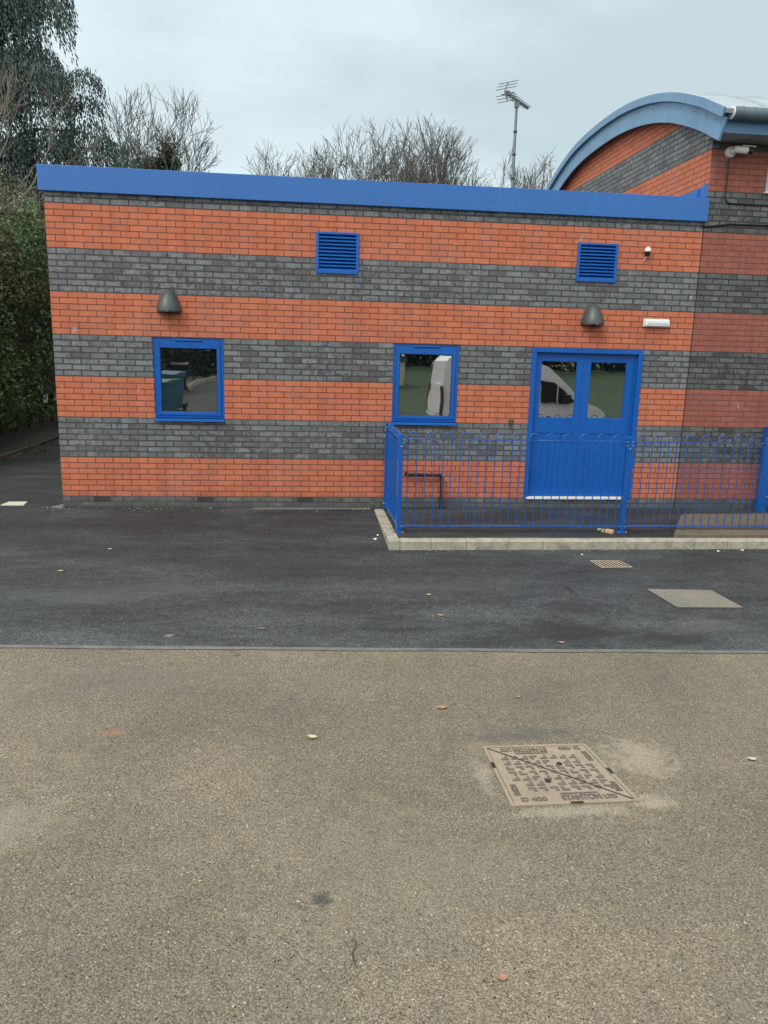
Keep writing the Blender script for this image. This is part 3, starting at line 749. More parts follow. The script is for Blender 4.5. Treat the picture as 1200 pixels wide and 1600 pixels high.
# ------------------------------------------------------------------ things on the walls
def wall_lamp(x, z, label):
    e = empty('wall_lamp', (x, 0, z), label, 'wall lamp', 'helmet shaped lamps on the banded wall')
    prof = [(0.272, 0.010), (0.262, 0.034), (0.240, 0.060), (0.20, 0.090), (0.14, 0.122), (0.08, 0.145), (0.03, 0.156), (0.0, 0.158)]
    vs = []; fs = []; K = 20
    for zz, r in prof:
        for k in range(K+1):
            a = math.pi * k / K
            vs.append((r*math.cos(a), -0.005 - 1.25*r*math.sin(a), zz))
    for i in range(len(prof)-1):
        for k in range(K): a = i*(K+1)+k; fs.append((a, a+1, a+K+2, a+K+1))
    fs.append(tuple(range(K+1)))
    mb = MB(); mb.add(vs, fs); mb.box(-0.06, 0.06, -0.012, 0.0, 0.03, 0.26)
    o = mb.build('housing', M['lampgrey'], e); autosmooth(o, 50)
    m2 = MB(); m2.prism([(0.150*math.cos(math.pi*k/K), -0.006-1.22*0.150*math.sin(math.pi*k/K)) for k in range(K+1)], 'z', -0.012, -0.001)
    m2.build('rim', M['lampgrey'], e)
    m3 = MB(); m3.prism([(0.13*math.cos(math.pi*k/K), -0.012-1.2*0.13*math.sin(math.pi*k/K)) for k in range(K+1)], 'z', -0.020, -0.013)
    m3.build('lens', M['van_glass'], e)
    m4 = MB(); m4.tube([(0.0, -0.17, -0.006), (0.0, -0.205, -0.006)], 0.007, 8); m4.build('catch', M['steel'], e)
wall_lamp(1.46, 2.572, 'dark grey helmet shaped wall lamp above the left window')
wall_lamp(7.084, 2.572, 'dark grey helmet shaped wall lamp above the double door')

e = empty('bulkhead_light', (8.0, 0, 2.612), 'white rounded bulkhead light on orange brick right of the door lamp', 'bulkhead light')
mb = MB(); mb.box(-0.185, 0.185, -0.03, 0.0, -0.056, 0.056); mb.build('base', M['white'], e, bevel=0.02, seg=4)
mb = MB(); mb.box(-0.176, 0.176, -0.075, -0.031, -0.048, 0.048); mb.build('diffuser', M['white_lens'], e, bevel=0.022, seg=4)
mb = MB(); mb.box(-0.15, 0.15, -0.0775, -0.0755, -0.016, -0.004); mb.build('strip', M['steel'], e, bevel=0.002)

e = empty('motion_sensor', (7.772, 0, 3.54), 'small white domed sensor on a black bracket high on the orange brick', 'sensor')
mb = MB(); mb.tube([(0, -0.045, 0.0), (0, -0.045, 0.025), (0, -0.045, 0.045), (0, -0.045, 0.058), (0, -0.045, 0.064)], [0.041, 0.042, 0.034, 0.018, 0.004], 16); autosmooth(mb.build('dome', M['white'], e), 50)
mb = MB(); mb.tube([(0, -0.045, -0.060), (0, -0.045, -0.045), (0, -0.045, -0.001)], [0.022, 0.032, 0.036], 16); mb.box(-0.02, 0.02, -0.04, 0.0, -0.045, 0.0); autosmooth(mb.build('body', M['black'], e), 50)
mb = MB(); mb.tube([(0, -0.03, -0.06), (-0.01, -0.006, -0.085), (-0.022, -0.004, -0.11)], 0.005, 6); mb.build('wire', M['white'], e)

e = empty('security_camera', (8.80, 0, 4.84), 'white bullet security camera with black hood under the hall eaves', 'security camera')
mb = MB(); mb.tube([(0, 0, 0), (0, -0.045, 0), (0, -0.055, 0)], [0.070, 0.066, 0.050], 20); autosmooth(mb.build('mount', M['white'], e), 40)
mb = MB(); mb.tube([(0.0, -0.056, 0.0), (0.03, -0.11, 0.005)], 0.026, 14); mb.tube([(0.0, -0.11, 0.016), (0.165, -0.150, -0.004)], 0.044, 18); autosmooth(mb.build('body', M['white'], e), 40)
mb = MB(); mb.tube([(0.1655, -0.150, -0.004), (0.222, -0.163, -0.010)], 0.043, 18); autosmooth(mb.build('lens_housing', M['black'], e), 40)
mb = MB(); mb.bar((0.09, -0.133, 0.053), (0.255, -0.170, 0.038), 0.085, 0.008); mb.build('hood', M['white'], e, bevel=0.002)

e = empty('waste_pipe', (4.60, 0, 0.49), 'black plastic waste pipe turning down the brick wall behind the railings', 'pipe')
mb = MB(); mb.tube([(0.0, 0.0, 0.0), (0.0, -0.05, 0.0), (0.012, -0.065, 0), (0.06, -0.07, -0.001), (0.46, -0.07, -0.008), (0.475, -0.07, -0.012), (0.483, -0.07, -0.03), (0.487, -0.07, -0.488)], 0.021, 12)
autosmooth(mb.build('pipe_run', M['black'], e), 50)
for a, b in (((0.44, -0.07, -0.0075), (0.475, -0.07, -0.0085)), ((0.4835, -0.07, -0.03), (0.4845, -0.07, -0.075)), ((0.0, -0.012, 0), (0.0, -0.0, 0)), ((0.4865, -0.07, -0.46), (0.487, -0.07, -0.4835))):
    mb = MB(); mb.tube([a, b], 0.0275, 12); autosmooth(mb.build('socket', M['black'], e), 50)
mb = MB(); mb.bar((0.487, -0.049, -0.25), (0.487, 0, -0.25), 0.03, 0.02); mb.build('clip', M['black'], e)

mb = MB(); mb.box(6.01, 6.065, -0.022, 0.0, 1.175, 1.262); mb.box(6.02, 6.055, -0.028, -0.0225, 1.20, 1.24); mb.tube([(6.037, -0.01, 1.175), (6.037, -0.008, 1.13)], 0.006, 6)
tag(mb.build('junction_box', M['lampgrey'], bevel=0.003), 'tiny grey box fixed to the wall just left of the double door', 'junction box')

# slot drain along the foot of the wall
mb = MB()
mb.box(2.5, 4.10, -0.075, -0.002, -0.02, 0.001)
for i in range(40):
    x = 2.52 + i*0.0395; mb.box(x, x+0.02, -0.060, -0.02, 0.0012, 0.004)
tag(mb.build('slot_drain', M['edging']), 'narrow grey slot drain along the foot of the left wall', 'drain')

# television aerial on the flat roof
e = empty('tv_aerial', (6.535, 2.5, 4.05), 'tall grey pole carrying a television aerial above the blue fascia', 'aerial')
mb = MB(); mb.tube([(0, 0, 0.0), (0, 0, 1.0), (0.0, 0, 1.965)], [0.026, 0.024, 0.021], 12); mb.box(-0.08, 0.08, -0.08, 0.08, 0.0, 0.012); pl_ = mb.build('pole', M['pole'], e); autosmooth(pl_, 50)
for z in (0.66, 0.86, 1.22, 1.56):
    mb = MB(); mb.tube([(0, 0, z), (0, 0, z+0.03)], 0.029, 12); mb.build('band', M['black'], pl_)
A = Vector((-0.235, -0.12, 2.115)); B = Vector((0.33, 0.50, 2.085)); d = (B-A).normalized(); s_ = Vector((d.y, -d.x, 0)).normalized()
mb = MB(); mb.bar(A, B, 0.024, 0.024); mb.build('boom', M['aerial'], e)
mb = MB(); mb.tube([Vector((0, 0, 1.93)), Vector((0, 0, 1.97)), Vector((-0.03, -0.02, 1.99)), A+(B-A)*0.30], 0.011, 8); mb.tube([Vector((0, 0, 1.95)), Vector((0.04, 0.03, 1.965)), Vector((0.08, 0.11, 2.0)), A+(B-A)*0.52], 0.009, 8); mb.box(-0.03, 0.03, -0.03, 0.03, 1.93, 2.0)
mb.build('bracket', M['aerial'], e)
mb = MB()
for sg in (1, -1):
    end = A + Vector((0.05, 0.0, sg*0.135)) - d*0.04*0
    mb.bar(A, end, 0.016, 0.016)
    for q in (0.35, 0.68, 1.0):
        p = A.lerp(end, q); mb.tube([p - s_*0.17, p + s_*0.17], 0.0055, 6)
mb.build('reflector', M['aerial'], e)
mb = MB()
p = A + d*0.10; mb.tube([p - s_*0.11, p + s_*0.11], 0.011, 6); mb.box(p.x-.03, p.x+.03, p.y-.03, p.y+.03, p.z-.03, p.z+.035); mb.build('dipole', M['aerial'], e)
el = None
for i in range(9):
    p = A + d*(0.20 + i*0.075)
    if (p-A).length > (B-A).length: break
    m2 = MB(); L_ = 0.095 - i*0.003
    m2.bar(p - s_*L_, p + s_*L_, 0.012, 0.012); m2.bar(p + Vector((0,0,-0.03)), p + Vector((0,0,0.03)), 0.03, 0.012)
    m2.build('director', M['aerial'], e)

# ------------------------------------------------------------------ bow-top railings
def rail_panel(parent, length, nh, mat):
    """bow-top panel from origin along +X; bars 107 mm apart"""
    zb, zt = 0.085, 1.135
    mb = MB(); mb.box(0.03, length-0.03, -0.025, 0.020, zt-0.005, zt+0.005); mb.build('top_rail', mat, parent, bevel=0.001)
    mb = MB(); mb.box(0.03, length-0.03, -0.020, 0.020, zb-0.005, zb+0.005); mb.build('bottom_rail', mat, parent, bevel=0.001)
    pitch = (length-0.06-0.02)/nh; first = None
    for i in range(nh):
        c = 0.04 + pitch*(i+0.5)
        if first is None:
            hw = pitch/4; pts = [(-hw, 0, zb-0.005), (-hw, 0, 1.165)]
            for k in range(1, 8): a = math.pi - math.pi*k/8; pts.append((hw*math.cos(a), 0, 1.165+hw*math.sin(a)*1.0))
            pts += [(hw, 0, 1.165), (hw, 0, zb-0.005)]
            m2 = MB(); m2.tube(pts, 0.0062, 8); first = m2.build('bow_bar', mat, parent); o = first; autosmooth(o, 60)
        else: o = first.copy(); COL.objects.link(o); o.parent = parent
        o.location = (c, 0, 0)
    for x in (0.022, length-0.022):
        for z in (zt, zt-0.06, zb, zb-0.0):
            pass
    for x in (0.035, length-0.035):
        m2 = MB(); m2.tube([(x, -0.032, zt-0.045), (x, -0.024, zt-0.045)], 0.007, 8); m2.tube([(x, -0.03, zt+0.0), (x, -0.021, zt+0.0)], 0.007, 8); m2.tube([(x, -0.03, zb), (x, -0.021, zb)], 0.007, 8)
        m2.build('bolt', M['steel'], parent)
def post(parent, x, y, z1=1.195, s=0.060, lugs=True):
    mb = MB(); mb.box(x-s/2, x+s/2, y-s/2, y+s/2, 0.006, z1); o = mb.build('post', M['blue_rail'], parent, bevel=0.004)
    if lugs:
        m2 = MB(); m2.box(x-s*1.05, x+s*1.05, y-s*0.9, y+s*0.9, 0.0062, 0.012); m2.build('base_plate', M['blue_rail'], o, bevel=0.002)
        m3 = MB()
        for sx in (-1, 1): m3.tube([(x+sx*s*0.8, y-s*0.55, 0.0122), (x+sx*s*0.8, y-s*0.55, 0.022)], 0.009, 6)
        m3.build('bolt', M['steel'], o)
        m4 = MB(); m4.tube([(x+0.006, y-s/2-0.007, 1.05), (x+0.006, y-s/2, 1.05)], 0.010, 8); m4.build('bolt', M['steel'], o)
YF = -1.475
e = empty('railing', (4.31, YF, 0), 'blue bow topped railing panel in front of the pipe and double door', 'railing', 'blue bow topped railing panels')
post(e, 0, 0); 
sub = [o for o in e.children]
rail_panel(e, 2.80, 13, M['blue_rail'])
e2 = empty('railing', (7.11, YF, 0), 'blue bow topped railing panel over the brown slab right of the middle post', 'railing', 'blue bow topped railing panels')
post(e2, 0, 0); rail_panel(e2, 2.80, 13, M['blue_rail'])
e3 = empty('railing', (4.31, -0.09, 0), 'short blue railing panel seen edge on running from the wall to the corner post', 'railing', 'blue bow topped railing panels', rz=rad(-90))
rail_panel(e3, 1.385, 7, M['blue_rail'])
mb = MB(); mb.box(-0.03, 0.03, -0.03, 0.03, 0.006, 1.195); po = mb.build('post', M['blue_rail'], e3, bevel=0.004)
mb = MB(); 
for z in (1.10, 1.02, 0.30, 0.09): mb.tube([(0.008, -0.039, z), (0.008, -0.029, z)], 0.009, 8)
mb.build('bolt', M['steel'], po)
e4 = empty('railing_post', (9.80, -0.12, 0), 'thick blue post standing by the wall at the right end of the yard', 'post')
mb = MB(); mb.box(-0.055, 0.055, -0.055, 0.055, 0.006, 1.225); po = mb.build('shaft', M['blue_rail'], e4, bevel=0.004)
mb = MB()
for z in (0.95, 0.48, 0.22): mb.tube([(0.045, -0.07, z), (0.045, -0.055, z)], 0.014, 8)
mb.build('bolt', M['steel'], e4)
mb = MB(); mb.box(0.06, 0.09, -0.06, -0.03, 0.08, 1.15); mb.build('gate_stile', M['blue_rail'], e4, bevel=0.003)

# ------------------------------------------------------------------ covers and gratings in the ground
def quad_map(c):
    TL, TR, BR, BL = [Vector(p) for p in c]
    def f(u, v, z=0):   # u to the right 0..1, v from near edge 0 to far edge 1
        p = BL.lerp(BR, u).lerp(TL.lerp(TR, u), v); return (p.x, p.y, z)
    return f
def flat(mb, f, poly, z0, z1):
    n = len(poly); vs = [f(u, v, z0) for u, v in poly] + [f(u, v, z1) for u, v in poly]
    mb.add(vs, [tuple(range(n-1, -1, -1)), tuple(range(n, 2*n))] + [(i, (i+1)%n, n+(i+1)%n, n+i) for i in range(n)])
def clip_poly(poly, side):
    """keep u+v<1 side (side=-1) or u+v>1 side (+1) with a small margin; diagonal from far-left to near-right"""
    out_ = []; n = len(poly); mrg = 0.024
    def s(p): return side*((p[0]+p[1]) - 1.0) - mrg
    for i in range(n):
        a, b = poly[i], poly[(i+1) % n]; sa, sb = s(a), s(b)
        if sa >= 0: out_.append(a)
        if (sa >= 0) != (sb >= 0):
            t_ = sa/(sa-sb); out_.append((a[0]+(b[0]-a[0])*t_, a[1]+(b[1]-a[1])*t_))
    return out_

# STANTON cover in the beige asphalt
zc = -0.1
cv = empty('manhole_cover', (4.53, -6.65, zc), 'square cast iron cover reading STANTON in two triangular halves on beige asphalt', 'manhole cover')
cf = quad_map([(4.187, -6.354, 0), (4.80, -6.361, 0), (4.871, -6.945, 0), (4.194, -6.945, 0)])
f0 = lambda u, v, z=0: tuple(Vector(cf(u, v, z)) - Vector((4.53, -6.65, 0)))
mb = MB()
for a, b in (((0, 0), (1, 0)), ((1, 0), (1, 1)), ((1, 1), (0, 1)), ((0, 1), (0, 0))):
    pass
r = 0.028
flat(mb, f0, [(0, 0), (1, 0), (1-r, r), (r, r)], -0.03, 0.004); flat(mb, f0, [(1, 0), (1, 1), (1-r, 1-r), (1-r, r)], -0.03, 0.004)
flat(mb, f0, [(1, 1), (0, 1), (r, 1-r), (1-r, 1-r)], -0.03, 0.004); flat(mb, f0, [(0, 1), (0, 0), (r, r), (r, 1-r)], -0.03, 0.004)
mb.build('frame', M['iron'], cv)
mb = MB(); flat(mb, f0, [(0.002, 0.002), (0.998, 0.002), (0.998, 0.998), (0.002, 0.998)], -0.04, -0.012); mb.build('gap', M['iron_dark'], cv)
mg = 0.036
full = [(mg, mg), (1-mg, mg), (1-mg, 1-mg), (mg, 1-mg)]
halves = {}
for side in (-1, 1):
    pts = []
    n_ = 4
    for i in range(4):
        a, b = full[i], full[(i+1) % 4]
        k_ = 0.004*side
        def s(p): return side*((p[0]+p[1]) - 1.0) - 0.015
        sa, sb = s(a), s(b)
        if sa >= 0: pts.append(a)
        if (sa >= 0) != (sb >= 0):
            t_ = sa/(sa-sb); pts.append((a[0]+(b[0]-a[0])*t_, a[1]+(b[1]-a[1])*t_))
    mb = MB(); flat(mb, f0, pts, -0.03, 0.001); halves[side] = mb
# raised boomerang treads
mb = {-1: MB(), 1: MB()}
N = 9
random.seed(2)
for i in range(N):
    for j in range(N):
        cu = 0.10 + (i+0.5)*0.80/N; cvv = 0.10 + (j+0.5)*0.80/N
        if cvv < 0.185 and cu > 0.39: continue
        if cvv > 0.815 and cu < 0.61: continue
        if (cu < 0.18 and cvv < 0.35) or (cu > 0.82 and cvv > 0.65): continue
        if (cvv < 0.16 and cu < 0.45) or (cvv > 0.84 and cu > 0.55): continue
        if abs(cu-0.40) < 0.05 and abs(cvv-0.36) < 0.05: continue
        if abs(cu-0.60) < 0.05 and abs(cvv-0.64) < 0.05: continue
        k_ = (j // 2) % 2
        s_ = 0.0305; w_ = 0.022
        L_ = [(-s_, s_), (-s_+w_*1.1, s_), (-s_+w_*1.1, -s_+w_*1.1), (s_, -s_+w_*1.1), (s_, -s_), (-s_, -s_)]
        a = rad(45 if k_ else 135) + rad(45)
        if (i + j) % 5 == 0: a += rad(180)
        poly = [(cu + x*math.cos(a) - y*math.sin(a), cvv + x*math.sin(a) + y*math.cos(a)) for x, y in L_]
        for side in (-1, 1):
            q = clip_poly(poly, side)
            if len(q) >= 3 and side*((cu+cvv)-1) > -0.02:
                flat(mb[side], f0, q, 0.0012, 0.0058)
for side in (-1, 1):
    x0_, x1_ = (0.50, 0.965)
    bar_ = [(0.43, 0.150), (0.73, 0.150), (0.73, 0.163), (0.43, 0.163)]
    if side == 1: bar_ = [(1-u, 1-v) for u, v in bar_]
    flat(mb[side], f0, bar_, 0.0012, 0.0055)
    nf = len(halves[side].f); halves[side].add(mb[side].v, mb[side].f)
    o = halves[side].build('cover_half', M['iron'], cv); o.data.materials.append(M['iron_raised'])
    o.data.polygons.foreach_set('material_index', [0 if q < nf else 1 for q in range(len(o.data.polygons))]); halves[side] = o
for side, (u, v) in ((-1, (0.40, 0.36)), (1, (0.60, 0.64))):
    m2 = MB(); m2.tube([Vector(f0(u, v, 0.0012)), Vector(f0(u, v, 0.005))], 0.017, 10); m2.build('keyhole', M['iron_dark'], halves[side])
def text_mesh(body, size, depth, font_shear=0):
    cu = bpy.data.curves.new('letters', 'FONT'); cu.body = body; cu.size = size; cu.extrude = depth; cu.align_x = 'LEFT'; cu.offset = 0.004*size/0.1*0.6
    to = bpy.data.objects.new('letters', cu); COL.objects.link(to)
    dg = bpy.context.evaluated_depsgraph_get(); dg.update()
    me = bpy.data.meshes.new_from_object(to.evaluated_get(dg)); bpy.data.objects.remove(to); return me
def lay_text(body, u, v, width, height, ang, side):
    me = text_mesh(body, 1.0, 0.05)
    xs = [q.co.x for q in me.vertices]; ys = [q.co.y for q in me.vertices]
    x0_, x1_, y0_, y1_ = min(xs), max(xs), min(ys), max(ys)
    ca, sa = math.cos(ang), math.sin(ang)
    for q in me.vertices:
        a = (q.co.x-x0_)/(x1_-x0_)*width; b = (q.co.y-y0_)/(y1_-y0_)*height
        p = f0(u + a*ca - b*sa, v + a*sa + b*ca, 0.0012 if q.co.z < 0 else 0.006)
        q.co = p
    me.materials.clear(); me.materials.append(M['iron_raised'])
    o = bpy.data.objects.new('lettering', me); COL.objects.link(o); o.parent = halves[side]
PI = math.pi
lay_text('STANTON', 0.42, 0.054, 0.31, 0.080, 0, -1); lay_text('LTD', 0.755, 0.056, 0.10, 0.060, 0, -1)
lay_text('STANTON', 0.58, 0.946, 0.31, 0.080, PI, 1); lay_text('LTD', 0.245, 0.944, 0.10, 0.060, PI, 1)
lay_text('D 400', 0.10, 0.055, 0.20, 0.058, 0, -1); lay_text('D 400', 0.90, 0.945, 0.20, 0.058, PI, 1)
lay_text('EN124', 0.115, 0.15, 0.17, 0.050, PI/2, -1); lay_text('EN124', 0.885, 0.85, 0.17, 0.050, -PI/2, 1)
lay_text('EN124', 0.940, 0.16, 0.15, 0.05, PI/2, 1)
m2 = MB(); flat(m2, f0, [(0.036, 0.958), (0.958, 0.036), (0.964, 0.042), (0.042, 0.964)], 0.0013, 0.0030); m2.build('diagonal_joint_shade', M['iron_dark'], cv)  # dark strip laid on top paints the shade of the gap between halves
for (u0, u1, v0, v1) in ((0.46, 0.56, -0.004, 0.026), (0.972, 1.004, 0.44, 0.54), (-0.004, 0.026, 0.60, 0.70)):
    m2 = MB(); flat(m2, f0, [(u0, v0), (u1, v0), (u1, v1), (u0, v1)], 0.0042, 0.0052); m2.build('lifting_slot', M['iron_dark'], cv)

# pale square tread plate cover in the new tarmac
cv2 = empty('access_cover', (6.86, -3.75, zc), 'pale textured metal access cover let into the dark tarmac', 'access cover')
cf2 = quad_map([(6.52, -3.449, 0), (7.183, -3.506, 0), (7.203, -4.047, 0), (6.562, -4.01, 0)])
f2 = lambda u, v, z=0: tuple(Vector(cf2(u, v, z)) - Vector((6.86, -3.75, 0)))
mb = MB(); flat(mb, f2, [(0, 0), (1, 0), (1, 1), (0, 1)], -0.03, 0.003); mb.build('frame', M['iron_dark'], cv2)
mb = MB(); flat(mb, f2, [(.015, .015), (.985, .015), (.985, .985), (.015, .985)], -0.02, 0.006); pl_ = mb.build('plate', M['tread'], cv2)
mb = MB()
for i in range(17):
    for j in range(15):
        u = 0.05 + i*0.9/16; v = 0.05 + j*0.9/14; a = 0.020; b = 0.009
        if (i+j) % 2: a, b = b, a
        flat(mb, f2, [(u-a, v-b), (u+a, v-b), (u+a, v+b), (u-a, v+b)], 0.0062, 0.0095)
mb.build('tread_pattern', M['tread_worn'], pl_)

# gully grating
gv = empty('gully_grate', (6.53, -2.56, zc), 'small slotted gully grating in the tarmac near the kerb', 'drain grating')
cf3 = quad_map([(6.357, -2.413, 0), (6.692, -2.432, 0), (6.727, -2.69, 0), (6.377, -2.696, 0)])
f3 = lambda u, v, z=0: tuple(Vector(cf3(u, v, z)) - Vector((6.53, -2.56, 0)))
mb = MB(); flat(mb, f3, [(0, 0), (1, 0), (1, 1), (0, 1)], -0.05, 0.0025); mb.build('pit_shade', M['pit_shade'], gv)  # flat black top stands in for the shade down in the gully
mb = MB(); r = 0.03
flat(mb, f3, [(0, 0), (1, 0), (1-r, r*1.6), (r, r*1.6)], 0.0027, 0.008); flat(mb, f3, [(1, 0), (1, 1), (1-r, 1-r), (1-r, r*1.6)], 0.0027, 0.008)
flat(mb, f3, [(1, 1), (0, 1), (r, 1-r), (1-r, 1-r)], 0.0027, 0.008); flat(mb, f3, [(0, 1), (0, 0), (r, r*1.6), (r, 1-r)], 0.0027, 0.008)
mb.build('frame', M['grate'], gv)
bar0 = None
for i in range(7):
    u = 0.09 + i*0.123
    mb = MB(); flat(mb, f3, [(u, 0.05), (u+0.048, 0.05), (u+0.048+0.02, 0.965), (u+0.02, 0.965)], 0.0027, 0.0055); mb.build('bar', M['grate'], gv)

# pale slab at the left and a mortar patch by the corner
mb = MB(); mb.prism([(-0.80, 0.31), (-0.565, 0.315), (-0.535, 0.09), (-0.83, 0.085)], 'z', -0.02, 0.012)
tag(mb.build('cover_slab', M['cream_stone'], bevel=0.002), 'cream coloured square slab in the tarmac left of the building corner', 'cover slab')
mb = MB(); mb.prism([(-0.16, -0.03), (-0.002, 0.26), (-0.002, -0.06), (0.05, -0.10)], 'z', -0.02, 0.008)
tag(mb.build('mortar_patch', M['edging']), 'small grey mortar patch against the building corner', 'mortar patch')

# ------------------------------------------------------------------ litter: leaves, stones, timber
def leaf(x, y, size, rot, mat, label, curl=0.3, name='fallen_leaf', cat='leaf'):
    z = H(x, y) + 0.003; size *= 0.8
    K = 7; vs = []; fs = []
    for i in range(K):
        t_ = i/(K-1); wd = math.sin(math.pi*min(1, t_*1.02))**0.8 * 0.30 * size + 0.002; lx = (t_-0.5)*size
        h = curl*size*(abs(t_-0.5)**2)*1.2
        for s_, hh in ((-1, 0.30), (0, 0.0), (1, 0.22)): vs.append((lx, s_*wd, h + hh*wd*curl*2 + 0.002))
    for i in range(K-1):
        for k in range(2): a = i*3+k; fs.append((a, a+1, a+4, a+3))
    mb = MB(); mb.add(vs, fs); mb.tube([(-0.5*size, 0, 0.003), (-0.72*size, 0.03*size, 0.006)], 0.0012, 5)
    o = mb.build(name, mat); o.location = (x, y, z); o.rotation_euler.z = rot
    s = o.modifiers.new('thickness', 'SOLIDIFY'); s.thickness = 0.0008
    return tag(o, label, cat, 'fallen leaves')
leaf(3.209, -6.192, 0.075, rad(-20), M['leaf_yellow'], 'pale yellow leaf on beige asphalt near the middle of the yard', 0.5)
leaf(3.869, -7.992, 0.05, rad(12), M['leaf_brown'], 'orange brown leaf closest to the camera on the beige asphalt', 0.5)
leaf(5.698, -6.594, 0.065, rad(-10), M['leaf_yellow'], 'pale yellow leaf right of the cast iron cover at the frame edge', 0.3)
leaf(0.761, -2.704, 0.07, rad(0), M['leaf_yellow'], 'yellow leaf on dark tarmac in front of the left window', 0.5)
leaf(1.036, -1.858, 0.06, rad(20), M['cream_stone'], 'whitish leaf on dark tarmac below the left window', 0.4)
leaf(4.338, -3.568, 0.05, rad(5), M['cream_stone'], 'whitish leaf on dark tarmac in front of the kerb corner', 0.5)
leaf(4.345, -4.134, 0.085, rad(-15), M['leaf_brown'], 'brown leaf on dark tarmac in line with the kerb corner', 0.2)
leaf(2.828, -4.397, 0.085, rad(10), M['leaf_red'], 'reddish leaf on dark tarmac near the grey edging strip', 0.2)
leaf(4.577, -5.738, 0.04, rad(30), M['leaf_brown'], 'tiny brown leaf on beige asphalt beyond the cast iron cover', 0.4)
leaf(4.039, -5.856, 0.085, rad(8), M['leaf_brown'], 'light brown crumpled leaf on beige asphalt left beyond the iron cover', 0.15)
leaf(5.20, -4.80, 0.07, rad(-5), M['leaf_brown'], 'brown leaf on dark tarmac beside the edging strip', 0.2)
mb = MB(); pts = [(3.345, -7.76, -0.096), (3.352, -7.79, -0.093), (3.335, -7.83, -0.096), (3.336, -7.86, -0.097), (3.345, -7.90, -0.097)]
mb.tube(pts, [0.0015, 0.003, 0.0025, 0.003, 0.0015], 6); tag(mb.build('twig', M['bark_dark']), 'thin crooked dark twig on the beige asphalt near the camera', 'twig')
def stone(x, y, s, label, mat, seed):
    random.seed(seed); bm = bmesh.new(); bmesh.ops.create_icosphere(bm, subdivisions=1, radius=s)
    for v in bm.verts: v.co = Vector((v.co.x*random.uniform(0.7, 1.3), v.co.y*random.uniform(0.7, 1.2), v.co.z*random.uniform(0.4, 0.7)))
    me = bpy.data.meshes.new('stone'); bm.to_mesh(me); bm.free(); me.materials.append(mat)
    o = bpy.data.objects.new('stone', me); COL.objects.link(o); o.location = (x, y, H(x, y)+s*0.35); return tag(o, label, 'stone', 'bits of pale rubble')
stone(4.03, -1.504, 0.028, 'largest white stone chip just left of the kerb corner', M['white'], 1)
stone(4.08, -1.33, 0.018, 'smaller white stone chip behind the larger one by the kerb', M['white'], 2)
stone(8.089, -2.03, 0.018, 'left one of two white chips at the kerb foot on the right', M['white'], 3)
stone(8.42, -1.99, 0.020, 'right one of two white chips at the kerb foot on the right', M['white'], 4)
stone(6.36, -2.15, 0.014, 'small white chip on tarmac between the kerb and the gully grating', M['white'], 5)
# offcut of timber by the middle post
e = bpy.data.objects.new('t', None)
mb = MB(); mb.box(-0.075, 0.075, -0.024, 0.024, 0.0, 0.042)
o = mb.build('timber_offcut', M['wood'], bevel=0.003); o.location = (6.925, -1.50, 0.007); o.rotation_euler = (0.06, 0.0, rad(-48))
mb = MB(); mb.box(-0.035, -0.026, -0.0255, 0.0255, -0.001, 0.0435); mb.build('strap', M['black'], o)
tag(o, 'short raw timber offcut with black strap lying beside the middle post', 'timber offcut')
stone(6.82, -1.40, 0.014, 'white crumb of rubble left of the timber offcut', M['white'], 8)
mb = MB(); mb.box(-0.02, 0.02, -0.012, 0.012, 0, 0.02); o = mb.build('packer', M['white'], bevel=0.003); o.location = (6.87, -1.37, 0.007); o.rotation_euler.z = 0.4
tag(o, 'small white plastic packer behind the timber offcut', 'packer')

# ------------------------------------------------------------------ vegetation
def quad_cloud(name, C, D, W_, mat, parent=None, tri=False):
    """leaf-sized faces: centres C (n,3), long half vectors D (n,3), short half vectors W_ (n,3)"""
    n = len(C)
    V = np.empty((n, 4, 3), dtype=np.float32)
    V[:, 0] = C - D; V[:, 1] = C + W_; V[:, 2] = C + D; V[:, 3] = C - W_
    me = bpy.data.meshes.new(name); me.vertices.add(4*n); me.vertices.foreach_set('co', V.reshape(-1))
    me.loops.add(4*n); me.loops.foreach_set('vertex_index', np.arange(4*n, dtype=np.int32))
    me.polygons.add(n); me.polygons.foreach_set('loop_start', np.arange(0, 4*n, 4, dtype=np.int32)); me.polygons.foreach_set('loop_total', np.full(n, 4, dtype=np.int32))
    me.update(calc_edges=True); me.materials.append(mat)
    o = bpy.data.objects.new(name, me); COL.objects.link(o)
    if parent is not None: o.parent = parent
    return o
def rand_dirs(rng, n):
    v = rng.normal(size=(n, 3)); return v/np.linalg.norm(v, axis=1, keepdims=True)
def leaves(name, P_, rng, size, aspect, mat, parent=None, down=0.0, bias=None):
    n = len(P_); d = rand_dirs(rng, n); d[:, 2] -= down
    if bias is not None: d += bias
    d /= np.linalg.norm(d, axis=1, keepdims=True)
    r_ = rand_dirs(rng, n); wv = np.cross(d, r_); wv /= (np.linalg.norm(wv, axis=1, keepdims=True)+1e-9)
    s_ = size*rng.uniform(0.6, 1.3, size=(n, 1))
    return quad_cloud(name, P_, d*s_, wv*s_*aspect, mat, parent)

